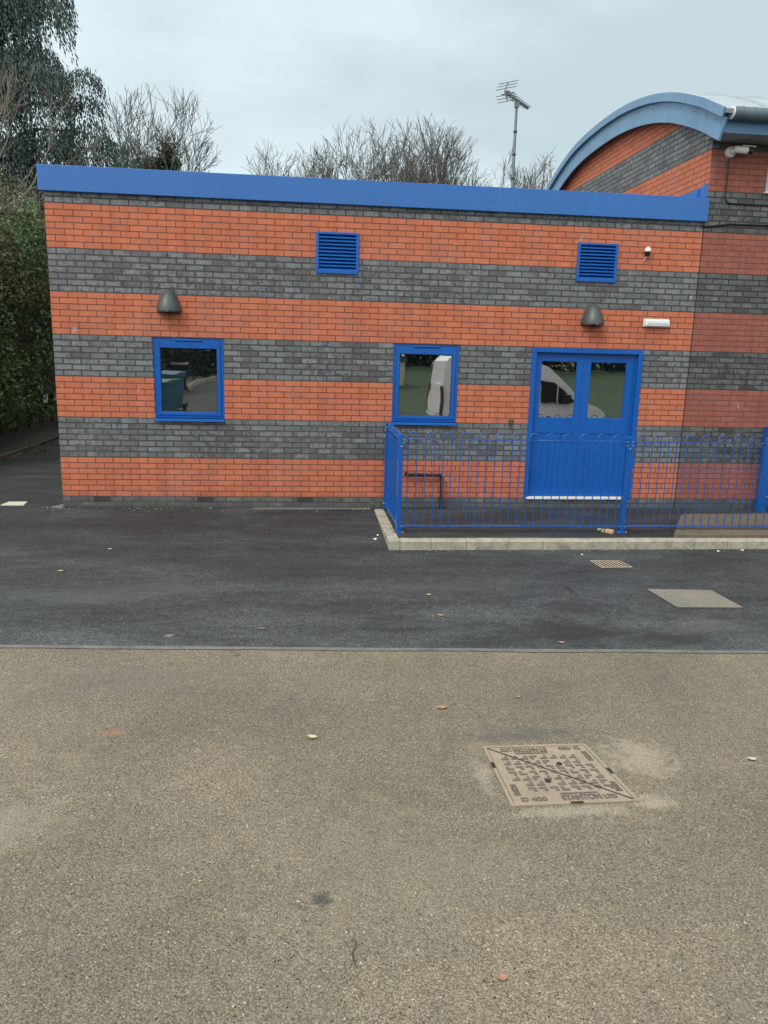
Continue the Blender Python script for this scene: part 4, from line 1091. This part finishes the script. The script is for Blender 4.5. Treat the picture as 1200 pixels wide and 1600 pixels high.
class Tree:
    """recursive limbs collected in one mesh"""
    def __init__(s, seed, tip=0.01, env=None): s.env = env; s.mb = MB(); s.r = random.Random(seed); s.tips = []; s.tip = tip
    def limb(s, p, d, length, r0, depth, up=0.15, spread=0.6, wig=0.12, kids=(2, 3), shrink=0.74, minr=0.006, sides=5):
        if s.env is not None and depth < s.env[7]:
            ex, ey, ez, rx, ry, rz, jt = s.env[:7]
            k0 = abs((p.x-ex)/rx)**2.7 + abs((p.y-ey)/ry)**2.7 + abs((p.z-ez)/rz)**2.7
            if k0 > s.r.uniform(1-jt, 1+jt*0.4): return
            if k0 > 0.7: length *= 0.7
        n_ = 4 if depth > 1 else 3; pts = [p]; rs = [r0]; q = p.copy(); dd = d.copy()
        r1 = max(minr*0.8, r0*0.62)
        for i in range(n_):
            dd = (dd + Vector((s.r.gauss(0, wig), s.r.gauss(0, wig), s.r.gauss(0, wig*0.7) + up*0.3))).normalized()
            q = q + dd*(length/n_); pts.append(q.copy()); rs.append(r0 + (r1-r0)*(i+1)/n_)
        s.mb.tube(pts, rs, sides if r0 > 0.03 else 3, cap=False)
        s.tips.append(q.copy())
        if depth <= 0: return
        k = s.r.randint(*kids)
        for j in range(k):
            a = s.r.uniform(0, 2*math.pi)
            side = dd.orthogonal().normalized(); side = Matrix.Rotation(a, 3, dd) @ side
            nd = (dd + side*spread*s.r.uniform(0.55, 1.2) + Vector((0, 0, up))).normalized()
            s.limb(q, nd, length*shrink*s.r.uniform(0.8, 1.2), max(minr, r1*s.r.uniform(0.72, 0.95)), depth-1, up, spread, wig, kids, shrink, minr, sides)
        # side shoots along the limb
        for j in range(1, n_):
            if s.r.random() < 0.62:
                side = Matrix.Rotation(s.r.uniform(0, 2*math.pi), 3, dd) @ dd.orthogonal().normalized()
                nd = (dd*0.8 + side*0.9*spread*1.3 + Vector((0, 0, up))).normalized()
                s.limb(pts[j], nd, length*shrink*s.r.uniform(0.5, 0.85), max(minr, rs[j]*0.5), max(0, depth-2), up, spread, wig, kids, shrink, minr, sides)

def bare_tree(x, y, z, trunk_h, h_main, nmain, spread_ang, seed, label, r=0.2, depth=4, lean=(0, 0), group='bare winter trees behind the building', minr=0.011, mat='bark', up=0.13, squash=1.0):
    e = empty('bare_tree', (x, y, z), label, 'tree', group)
    rr = random.Random(seed)
    mb = MB(); mb.tube([(0, 0, -0.2), (0.03, 0, trunk_h*0.5), (lean[0]*trunk_h*0.2, lean[1]*trunk_h*0.2, trunk_h)], [r*1.25, r, r*0.9], 10)
    o = mb.build('trunk', M[mat], e); autosmooth(o, 60)
    T = Tree(seed+1)
    top = Vector((lean[0]*trunk_h*0.2, lean[1]*trunk_h*0.2, trunk_h-0.05))
    for k in range(nmain):
        a = 2*math.pi*k/nmain + rr.uniform(-0.3, 0.3); t_ = rad(spread_ang)*rr.uniform(0.25, 1.0)
        d = Vector((math.sin(t_)*math.cos(a)+lean[0]*0.3, math.sin(t_)*math.sin(a)*squash+lean[1]*0.3, math.cos(t_))).normalized()
        T.limb(top.copy(), d, h_main*rr.uniform(0.85, 1.12), r*0.55, depth, up=up, spread=0.42, wig=0.09, kids=(2, 3), shrink=0.72, minr=minr)
    o = T.mb.build('crown', M[mat], e)
    return e, T

# bare trees behind the roof
def dome_tree(x, y, trunk_h, top, radx, rady, seed, label, r=0.2, depth=6, h=None, nmain=13, minr=0.0095):
    """bare spreading crown with a rounded outline"""
    e = empty('bare_tree', (x, y, 0), label, 'tree', 'bare winter trees behind the building')
    rr = random.Random(seed); mb = MB()
    mb.tube([(0, 0, -0.2), (0.04, 0.02, trunk_h*0.5), (0, 0, trunk_h)], [r*1.25, r, r*0.9], 10); autosmooth(mb.build('trunk', M['bark'], e), 60)
    cz = trunk_h + (top-trunk_h)*0.50
    T = Tree(seed+1, env=(0, 0, cz, radx, rady, top-cz, 0.16, depth-1)); h = h or (top-trunk_h)*0.30
    for k in range(nmain):
        a = 2*math.pi*k/nmain + rr.uniform(-0.3, 0.3); t_ = rad(68)*((k % 3)+0.5)/3*rr.uniform(0.8, 1.15)
        d = Vector((math.sin(t_)*math.cos(a), math.sin(t_)*math.sin(a), math.cos(t_)))
        T.limb(Vector((0, 0, trunk_h-0.05-rr.uniform(0, 0.5))), d, h*rr.uniform(0.8, 1.1), r*0.5, depth, up=0.09, spread=0.46, wig=0.13, kids=(2, 3), shrink=0.80, minr=minr, sides=5)
    print('tree verts', len(T.mb.v)); T.mb.build('crown', M['bark'], e); return e
eA = dome_tree(-2.5, 24.0, 4.6, 12.5, 2.3, 2.0, 11, 'bare tree with ivy clad stems behind the left end of the roof', r=0.16, nmain=9)
rng = np.random.default_rng(5)
C_ = []
for (cx_, cy_, cz_, rx_, rz_, n_) in ((-0.1, 0, 8.4, 0.6, 1.2, 1300), (0.9, 0, 8.0, 0.8, 1.0, 1300), (0.2, 0, 9.6, 0.45, 0.9, 900), (1.9, 0, 8.1, 0.5, 0.6, 500), (-0.6, 0, 9.0, 0.7, 0.9, 1200)):
    d_ = rand_dirs(rng, n_)*rng.uniform(0.2, 1, size=(n_, 1))**0.5; C_.append(np.array([cx_, cy_, cz_]) + d_*np.array([rx_, rx_, rz_])*rng.uniform(0.5, 1.25, size=(n_, 1)))
leaves('ivy', np.concatenate(C_), rng, 0.085, 0.7, M['ivy'], eA)
dome_tree(6.0, 26.0, 4.2, 12.1, 2.7, 1.9, 23, 'wide domed bare tree behind the middle of the roof, left of its twin', r=0.22)
dome_tree(9.0, 26.8, 4.2, 12.5, 2.8, 1.9, 37, 'wide domed bare tree behind the roof, the right one of the two largest crowns', r=0.22)
dome_tree(1.7, 31.0, 5.0, 12.2, 1.5, 1.5, 41, 'thin upright bare tree low behind the roof between the larger crowns', r=0.12, depth=5)
dome_tree(3.7, 29.0, 4.2, 11.5, 1.7, 1.6, 47, 'small bare tree left of the wide domed crowns', r=0.14, depth=5)
dome_tree(12.3, 27.0, 4.0, 11.3, 1.7, 1.7, 53, 'bare tree directly behind the aerial pole', r=0.18)
dome_tree(14.9, 28.0, 4.2, 11.7, 1.8, 2.0, 59, 'bare tree between the aerial and the curved roof', r=0.18)

# large drooping conifer at the left
cn = empty('conifer_tree', (-5.6, 13.2, 0), 'huge dark drooping conifer rising over the hedge at the left', 'tree')
mb = MB(); mb.tube([(0, 0, -0.2), (0, 0, 5), (0.1, 0, 11), (0.1, 0, 14.5)], [0.45, 0.36, 0.2, 0.05], 10); autosmooth(mb.build('trunk', M['bark_dark'], cn), 60)
rng = np.random.default_rng(9)
# lobes: (dx, dy, top z, radius, height of curtain)
lobes = [(0, 0, 14.2, 1.4, 2.6), (1.2, 0.3, 13.3, 1.2, 2.4), (2.0, 0, 12.4, 1.1, 1.9), (2.35, -0.4, 11.1, 0.8, 1.2), (1.2, -0.8, 11.6, 1.3, 2.6), (0.2, -1, 11.8, 1.4, 3.0), (-1.2, -0.8, 12.2, 1.5, 3.0),
         (2.1, -0.4, 9.9, 0.95, 1.9), (2.95, -0.5, 9.3, 0.55, 0.9), (2.9, -0.2, 8.75, 0.5, 0.8), (1.6, -1.0, 9.4, 1.1, 2.2), (0.5, -1.3, 9.6, 1.2, 2.4), (-0.8, -1.4, 10.0, 1.3, 2.6),
         (2.9, -0.3, 8.1, 0.75, 1.6), (3.55, -0.2, 7.7, 0.55, 1.5), (3.95, -0.2, 7.1, 0.42, 1.1), (2.0, -0.8, 7.7, 1.0, 2.0), (1.0, -1.2, 7.4, 1.0, 2.2), (0.0, -1.4, 7.2, 1.1, 2.0),
         (3.3, -0.4, 6.8, 0.6, 1.1), (2.5, -0.6, 6.4, 0.9, 1.6), (1.4, -0.9, 5.8, 1.0, 1.6), (0.2, -1.2, 5.4, 1.1, 1.6), (4.1, 0.6, 5.9, 0.8, 0.9), (3.4, 0.4, 5.7, 0.9, 1.0), (-1.4, -1.2, 7.4, 1.3, 2.4), (-2.6, -0.6, 10.5, 1.4, 3.0), (-2.8, -0.8, 7.8, 1.4, 3.0),
         (-2.4, 0, 12.6, 1.4, 3), (2.6, 0.2, 10.4, 0.7, 1.0)]
PC = []; PD = []
bm_ = MB()
for (dx, dy, zt, R_, hc) in lobes[:-1]:
    dx = dx - 0.55 if zt > 9.6 else dx - 0.05
    nb = int(240*R_*R_*max(1, hc/1.6)) + 60
    for _ in range(nb):
        a = rng.uniform(0, 2*math.pi); rr_ = R_*math.sqrt(rng.uniform(0.02, 1.0)); x = dx+rr_*math.cos(a); y = dy+rr_*math.sin(a)*0.8
        ztop = zt - 0.55*R_*(rr_/R_)**2.2 + rng.normal(0, 0.06)
        L_ = hc*rng.uniform(0.25, 1.0)*(0.45 + 0.55*(rr_/R_))
        nseg = max(4, int(L_/0.085)); out_ = np.array([math.cos(a), math.sin(a)])
        for k_ in range(nseg):
            t_ = k_/nseg
            PC.append((x + out_[0]*0.16*t_ + rng.normal(0, 0.045), y + out_[1]*0.16*t_ + rng.normal(0, 0.045), ztop - L_*t_))
            PD.append((out_[0]*0.35 + rng.normal(0, 0.25), out_[1]*0.35 + rng.normal(0, 0.25), -1.0))
    base = Vector((0.05, 0, zt-0.9)); tipv = Vector((dx, dy, zt-0.25))
    bm_.tube([base, base.lerp(tipv, 0.5)+Vector((0, 0, 0.35)), tipv], [0.07, 0.04, 0.012], 5)
bm_.build('limbs', M['bark_dark'], cn)
PC = np.array(PC); PD = np.array(PD); PD /= np.linalg.norm(PD, axis=1, keepdims=True)
rv = rand_dirs(rng, len(PC)); wv = np.cross(PD, rv); wv /= np.linalg.norm(wv, axis=1, keepdims=True)
print('fronds', len(PC)); s_ = rng.uniform(0.04, 0.085, size=(len(PC), 1))
quad_cloud('crown', PC, PD*s_, wv*0.017*rng.uniform(0.7, 1.5, size=(len(PC), 1)), M['conifer'], cn)

# hedge along the left side of the path
hd = empty('hedge', (-3.9, 8, 0), 'tall dense evergreen hedge beside the path left of the building', 'hedge')
rng = np.random.default_rng(21)
def hedge_face_x(y, z): return -2.55 + 0.05*y*0 - 0.05*z + 0.16*math.sin(y*1.3+z*0.9) + 0.12*math.sin(y*3.1 - z*2.2) + 0.06*math.sin(z*5.3+y*5.1)
n_ = 52000
yy = rng.uniform(2.5, 24, n_)**1.0; zz = rng.uniform(0.0, 1, n_)**0.9*5.1 + 0.32
fx = -2.55 - 0.06*zz + 0.16*np.sin(yy*1.3+zz*0.9) + 0.12*np.sin(yy*3.1-zz*2.2) + 0.07*np.sin(zz*5.3+yy*5.1) + (yy > 0)*0
low_ = np.clip((0.9-zz)/0.9, 0, 1); fx -= low_*0.7
dep = rng.exponential(0.13, n_)
P_ = np.stack([fx - dep + 3.9, yy - 8, zz], 1)
keep = (zz < 4.6 + 0.5*np.sin(yy*0.9) + rng.normal(0, 0.25, n_))
leaves('foliage', P_[keep], rng, 0.055, 0.5, M['laurel'], hd, down=0.3, bias=np.array([0.35, -0.3, 0]))
# front end of the hedge and its inner mass
n_ = 9000
P2 = np.stack([rng.uniform(-1.5, 1.2, n_), -5.5 + rng.normal(0, 0.12, n_), rng.uniform(0.4, 4.8, n_)], 1)
leaves('foliage', P2, rng, 0.055, 0.5, M['laurel'], hd, down=0.3)
mb = MB()
for y0_ in np.arange(-4.6, 15.5, 0.9):
    mb.tube([(0.2, y0_, -0.1), (0.25, y0_+0.1, 1.6), (0.1, y0_+0.3, 4.0)], [0.09, 0.07, 0.02], 6)
    for q in range(5):
        z_ = 0.4 + q*0.6; mb.tube([(0.2, y0_, z_), (0.9+0.1*math.sin(q+y0_), y0_+0.3*math.cos(q*2), z_+0.35)], [0.03, 0.01], 4)
mb.build('stems', M['bark_dark'], hd)
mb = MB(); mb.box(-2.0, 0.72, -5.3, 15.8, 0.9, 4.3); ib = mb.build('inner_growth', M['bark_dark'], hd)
# olive scrub topped with bare twigs above the hedge
sb = empty('scrub', (-3.6, 8.5, 0), 'olive and brown twiggy scrub growing above the hedge', 'shrub')
n_ = 24000
yy = rng.uniform(-5, 8, n_); zz = rng.uniform(2.9, 5.9, n_)**1.0
xx = 0.95 - 0.28*(zz-3.3) + rng.normal(0, 0.22, n_) - rng.exponential(0.2, n_)
kk = rng.uniform(0, 1, n_) < np.clip(1.25 - (zz-3.3)/2.6, 0.12, 1)
leaves('foliage', np.stack([xx, yy, zz], 1)[kk], rng, 0.045, 0.45, M['olive'], sb)
T = Tree(77); rr = random.Random(5)
for i in range(60):
    p = Vector((rr.uniform(-0.6, 0.75), rr.uniform(-4.6, 5), rr.uniform(3.2, 4.6)))
    T.limb(p, Vector((rr.uniform(-0.5, 0.6), rr.uniform(-0.6, 0.3), 1)).normalized(), rr.uniform(0.4, 0.75), 0.012, 3, up=0.1, spread=0.6, wig=0.14, shrink=0.75, minr=0.004, sides=4)
T.mb.build('twigs', M['bark_pale'], sb)
# pale bare tree in front of the conifer
bt_, T_ = bare_tree(-3.9, 8.6, 0, 4.9, 1.15, 7, 55, 91, 'pale twiggy bare tree in front of the dark conifer at the left', r=0.06, depth=4, minr=0.005, mat='bark_pale', up=0.08, group='bare winter trees behind the building')
bt_['group'] = 'bare winter trees behind the building'
del bt_['group']
# soil verge and timber edging under the hedge
mb = MB(); mb.add([(-2.45, 2, 0.03), (-2.28, 24, 0.03), (-6, 24, 0.1), (-6, 2, 0.1)], [(0, 1, 2, 3)])
struct(mb.build('soil', M['soil']), 'dark soil under the hedge', 'soil')
mb = MB(); mb.prism([(-2.46, 2.5), (-2.40, 2.5), (-2.31, 6.3), (-2.37, 6.3)], 'z', -0.1, 0.085)
tag(mb.build('timber_edging', M['timber_edge'], bevel=0.004), 'low brown timber edging board at the foot of the hedge', 'edging board')
n_ = 500
P_ = np.stack([rng.uniform(-2.6, -1.9, n_)-rng.exponential(0.05, n_), rng.uniform(4.5, 16, n_), rng.uniform(0.01, 0.05, n_)], 1)
o = leaves('leaf_litter', P_, rng, 0.03, 0.6, M['olive']); struct(o, 'scattered dead leaves along the hedge foot', 'leaf litter', 'stuff')

# ------------------------------------------------------------------ what the windows reflect, behind the camera
gx2 = [3.4, 6, 9, 12, 16, 22, 30, 45, 70]
o = sheet('grass_field', gx2, lambda x: [-70, -60, -50, -44, -38, -32, -28, -24, -20, -17, -14.5 if x > 6 else -17.01], M['grass'], 0.012)
struct(o, 'green playing field reflected in the glass', 'grass')
rng = np.random.default_rng(33)
def wood(x0, x1, y0, y1, z0, h, n, label, size, mat='far_green'):
    x = rng.uniform(x0, x1, n); y = rng.uniform(y0, y1, n); top = h*(0.72 + 0.2*np.sin(x*0.7+y) + 0.14*np.sin(x*1.9))
    z = z0 + top*rng.uniform(0, 1, n)**0.7
    P_ = np.stack([x, y, z], 1)
    o = leaves('woodland', P_, rng, size, 0.7, M[mat]); struct(o, label, 'woodland', 'stuff'); return o
wood(4, 60, -50, -46, 0.9, 9, 26000, 'dark tree belt beyond the field', 0.32)
wood(-14, 3.2, -38, -35, 0.5, 9, 16000, 'dark wood behind the bins', 0.26)
wood(-9, -1.6, -34, -11, 0.4, 4.5, 22000, 'hedge bank beside the bins', 0.13)
mb = MB()
for k in range(20):
    y = -9.0 - k*1.2; 
    p0 = Vector((-0.95 - 0.02*k, y, H(-1, y))); p1 = Vector((-0.97 - 0.02*(k+1)+0.02, y-1.18, H(-1, y-1.2)))
    mb.bar(p0, p1, 0.13, 0.2)
struct(mb.build('kerb', M['kerb']), 'pale kerb beside the bins', 'kerb')

def wheelie_bin(x, y, rz, body, lid, label):
    e = empty('wheelie_bin', (x, y, H(x, y)), label, 'bin', 'wheelie bins by the hedge', rz)
    def fr(w0, d0, z0, w1, d1, z1):
        return [(-w0, -d0, z0), (w0, -d0, z0), (w0, d0, z0), (-w0, d0, z0), (-w1, -d1, z1), (w1, -d1, z1), (w1, d1, z1), (-w1, d1, z1)]
    F = [(0,3,2,1),(4,5,6,7),(0,1,5,4),(1,2,6,5),(2,3,7,6),(3,0,4,7)]
    mb = MB(); mb.add(fr(0.21, 0.24, 0.06, 0.28, 0.34, 0.96), F); mb.add(fr(0.30, 0.36, 0.93, 0.30, 0.36, 0.985), F); mb.build('body', body, e, bevel=0.02)
    for sx in (-0.12, 0.0, 0.12):
        mb = MB(); mb.add([(sx-0.02, -0.262, 0.2), (sx+0.02, -0.262, 0.2), (sx+0.025, -0.345, 0.88), (sx-0.025, -0.345, 0.88), (sx-0.02, -0.23, 0.2), (sx+0.02, -0.23, 0.2), (sx+0.025, -0.31, 0.88), (sx-0.025, -0.31, 0.88)], F); mb.build('rib', body, e)
    mb = MB(); mb.prism([(-0.38, 0.99), (-0.38, 1.02), (-0.1, 1.08), (0.30, 1.09), (0.37, 1.04), (0.37, 0.99)], 'x', -0.31, 0.31); mb.build('lid', lid, e, bevel=0.012)
    mb = MB(); mb.tube([(-0.24, 0.42, 1.0), (0.24, 0.42, 1.0)], 0.018, 8); mb.bar((-0.24, 0.33, 0.98), (-0.24, 0.43, 1.0), 0.03, 0.03); mb.bar((0.24, 0.33, 0.98), (0.24, 0.43, 1.0), 0.03, 0.03); mb.build('handle', body, e)
    for sx in (-0.27, 0.27):
        mb = MB(); mb.tube([(sx-0.025, 0.27, 0.1), (sx+0.025, 0.27, 0.1)], 0.1, 16); mb.build('wheel', M['black'], e)
wheelie_bin(-0.45, -10.3, rad(200), M['bin_blue'], M['bin_green'], 'blue wheelie bin with green lid, nearest the window in the reflection')
wheelie_bin(-0.40, -11.2, rad(195), M['bin_blue'], M['bin_blue'], 'blue wheelie bin with blue lid standing behind the green lidded one')
wheelie_bin(-1.2, -18.0, rad(170), M['black'], M['black'], 'black wheelie bin on the grass verge behind the two blue bins')

# white van parked parallel to the building, right of the camera
vn = empty('parked_van', (6.57, -8.2, -0.2), 'white panel van parked facing right, reflected in the door and window glass', 'van')
YL, YR = 0.0, -1.95      # near side faces the building
side = [(0.0, 0.32), (-0.02, 0.9), (0.05, 1.5), (0.16, 2.15), (0.30, 2.28), (2.2, 2.30), (2.75, 2.24), (3.10, 2.10), (3.55, 1.78), (4.08, 1.28), (4.60, 1.12), (4.82, 0.98), (4.90, 0.78), (4.90, 0.36), (4.75, 0.28)]
def wheel_arch(cx, r=0.37, n=10): return [(cx + r*math.cos(math.pi*k/n), 0.30 + r*math.sin(math.pi*k/n)*1.05) for k in range(n+1)]
outline = side + wheel_arch(4.02) + wheel_arch(0.95)
mb = MB()
n_ = len(outline); vs = []
def inset(z): return 0.0 if z < 1.05 else 0.13*((z-1.05)/1.0)**1.3
for y, sg in ((YL, -1), (YR, 1)):
    for (x, z) in outline: vs.append((x, y + sg*inset(z), z))
fs = [(i, (i+1) % n_, n_+(i+1) % n_, n_+i) for i in range(n_)]
mb.add(vs, fs)
# triangulate the sides by bmesh
me = bpy.data.meshes.new('body'); me.from_pydata(vs, [], fs + [tuple(range(n_-1, -1, -1)), tuple(range(n_, 2*n_))]); me.materials.append(M['van'])
bm = bmesh.new(); bm.from_mesh(me); bmesh.ops.triangulate(bm, faces=[f for f in bm.faces if len(f.verts) > 4]); bmesh.ops.recalc_face_normals(bm, faces=bm.faces); bm.to_mesh(me); bm.free()
bo = bpy.data.objects.new('body', me); COL.objects.link(bo); bo.parent = vn
def side_panel(name, poly, mat, off=0.006, th=0.012):
    mb = MB(); n = len(poly)
    vs = [(x, YL - inset(z) + off, z) for x, z in poly] + [(x, YL - inset(z) - th, z) for x, z in poly]
    mb.add(vs, [tuple(range(n)), tuple(range(2*n-1, n-1, -1))] + [(i, n+i, n+(i+1) % n, (i+1) % n) for i in range(n)])
    return mb.build(name, mat, vn)
side_panel('door_window', [(2.92, 1.20), (2.92, 1.74), (3.30, 1.72), (3.62, 1.50), (3.92, 1.22), (3.7, 1.16)], M['van_glass'])
side_panel('side_moulding', [(0.02, 0.62), (0.02, 0.72), (4.86, 0.72), (4.86, 0.62)], paint('grey_van_trim', (0.08, 0.085, 0.09), 0.5))
side_panel('door_gap', [(2.78, 0.42), (2.78, 1.9), (2.79, 1.9), (2.79, 0.42)], M['black'], 0.003)
side_panel('door_handle', [(2.62, 1.02), (2.62, 1.06), (2.76, 1.06), (2.76, 1.02)], M['black'], 0.012)
side_panel('sliding_door_gap', [(1.62, 0.45), (1.62, 2.0), (1.63, 2.0), (1.63, 0.45)], M['black'], 0.003)
side_panel('wing_gap', [(3.98, 0.75), (3.93, 1.16), (3.94, 1.16), (3.99, 0.75)], M['black'], 0.003)
side_panel('window_bar', [(3.40, 1.17), (3.40, 1.66), (3.43, 1.64), (3.43, 1.17)], M['van'], 0.010)
side_panel('sliding_rail', [(0.25, 1.16), (0.25, 1.19), (1.75, 1.19), (1.75, 1.16)], M['black'], 0.004)
mb = MB(); mb.add([(3.24, YL-0.20, 1.96), (3.24, YR+0.20, 1.96), (4.06, YR+0.13, 1.31), (4.06, YL-0.13, 1.31)], [(0, 1, 2, 3)]); o = mb.build('windscreen', M['van_glass'], vn); o.location = (0.025, 0, 0.03)
for sy in (YL, YR):
    sg = -1 if sy == YL else 1
    mb = MB(); mb.prism([(4.55, 0.80), (4.50, 1.08), (4.72, 1.03), (4.86, 0.88), (4.88, 0.78)], 'y', sy+sg*0.01, sy-sg*0.008); mb.build('headlight', M['white_lens'], vn)
    mb = MB(); mb.prism([(-0.025, 0.85), (0.015, 1.55), (0.065, 1.53), (0.05, 0.85)], 'y', sy+sg*0.16, sy-sg*0.004); mb.build('tail_light', M['red_lens'], vn)
    mb = MB(); mb.box(3.55, 3.72, min(sy, sy-sg*0.22), max(sy, sy-sg*0.22), 1.18, 1.42); mb.build('wing_mirror', M['black'], vn, bevel=0.03)
    for cx_ in (0.95, 4.02):
        mb = MB(); mb.tube([(cx_, sy+sg*0.22, 0.33), (cx_, sy+sg*0.01, 0.33)], 0.335, 24); wh = mb.build('wheel', M['black'], vn)
        mb = MB(); mb.tube([(cx_, sy+sg*0.009, 0.33), (cx_, sy-sg*0.004, 0.33)], 0.20, 20); mb.build('rim', M['steel'], wh)
mb = MB(); mb.box(-0.10, 0.0, YR+0.05, YL-0.05, 0.32, 0.50); mb.build('bumper', M['black'], vn, bevel=0.02)
mb = MB(); mb.box(4.80, 4.97, YR+0.05, YL-0.05, 0.28, 0.52); mb.build('bumper', M['black'], vn, bevel=0.02)
vn.scale = (0.88, 1, 1)
# pale posts of a fence far over the field
e = empty('picket_fence', (6.5, -44, 1.2), 'short run of white pickets at the far edge of the field', 'fence')
for k in range(8):
    mb = MB(); mb.box(k*0.35, k*0.35+0.12, 0, 0.05, 0.0, 1.3); mb.build('picket', M['white'], e)
mb = MB(); mb.box(-0.1, 2.7, 0.051, 0.09, 0.5, 0.6); mb.build('rail', M['white'], e)

o = sheet('path', [-1.0, -0.5, 0.0, 0.5, 1.0, 1.5, 2.0, 2.5, 3.0, 3.4], lambda x: [-38, -30, -24, -20, -17, -15, -13, -12, -11.4, -10.8, -10.2, -9.6, -9.0, -8.9], M['yard'], 0.004)
struct(o, 'dark tarmac path reflected in the left window', 'path')
e = empty('garden_shed', (7.2, -31, H(8, -31)), 'small pale shed on the field reflected at the left of the middle window', 'shed')
mb = MB(); mb.box(0, 1.55, -1.2, 0, 0, 1.35); mb.build('wall', M['cream_stone'], e)
mb = MB(); mb.prism([(-0.1, 1.33), (1.65, 1.33), (1.65, 1.42), (0.78, 1.85), (-0.1, 1.42)], 'y', -1.3, 0.1); mb.build('roof', M['roofing'], e)
mb = MB(); mb.box(0.55, 1.15, 0.001, 0.03, 0.02, 1.2); mb.build('door', M['bark_pale'], e)
rng = np.random.default_rng(77)
def grit(n, xf, yf, smin, smax, mat, label):
    mb = MB()
    for i in range(n):
        x, y = xf(), yf(); a = rng.uniform(smin, smax); q = rng.uniform(0, 3.14); z = H(x, y) + 0.004
        c, s_ = math.cos(q)*a, math.sin(q)*a
        mb.add([(x+c, y+s_, z), (x-s_*0.7, y+c*0.7, z), (x-c, y-s_, z), (x+s_*0.8, y-c*0.8, z), (x, y, z+a*0.8)], [(0, 1, 4), (1, 2, 4), (2, 3, 4), (3, 0, 4), (3, 2, 1, 0)])
    struct(mb.build('grit', mat), label, 'grit', 'stuff')
grit(170, lambda: rng.uniform(-0.5, 4.1), lambda: -0.02 - abs(rng.normal(0, 0.10)), 0.003, 0.010, M['kerb'], 'fine grit gathered along the foot of the wall')
grit(150, lambda: rng.uniform(4.2, 10.0), lambda: -1.93 - abs(rng.normal(0, 0.05)), 0.003, 0.009, M['kerb'], 'fine grit gathered along the kerb foot')
grit(90, lambda: rng.uniform(-1.5, 7.5), lambda: rng.uniform(-4.6, -0.3), 0.003, 0.007, M['kerb'], 'loose grit scattered over the new tarmac')
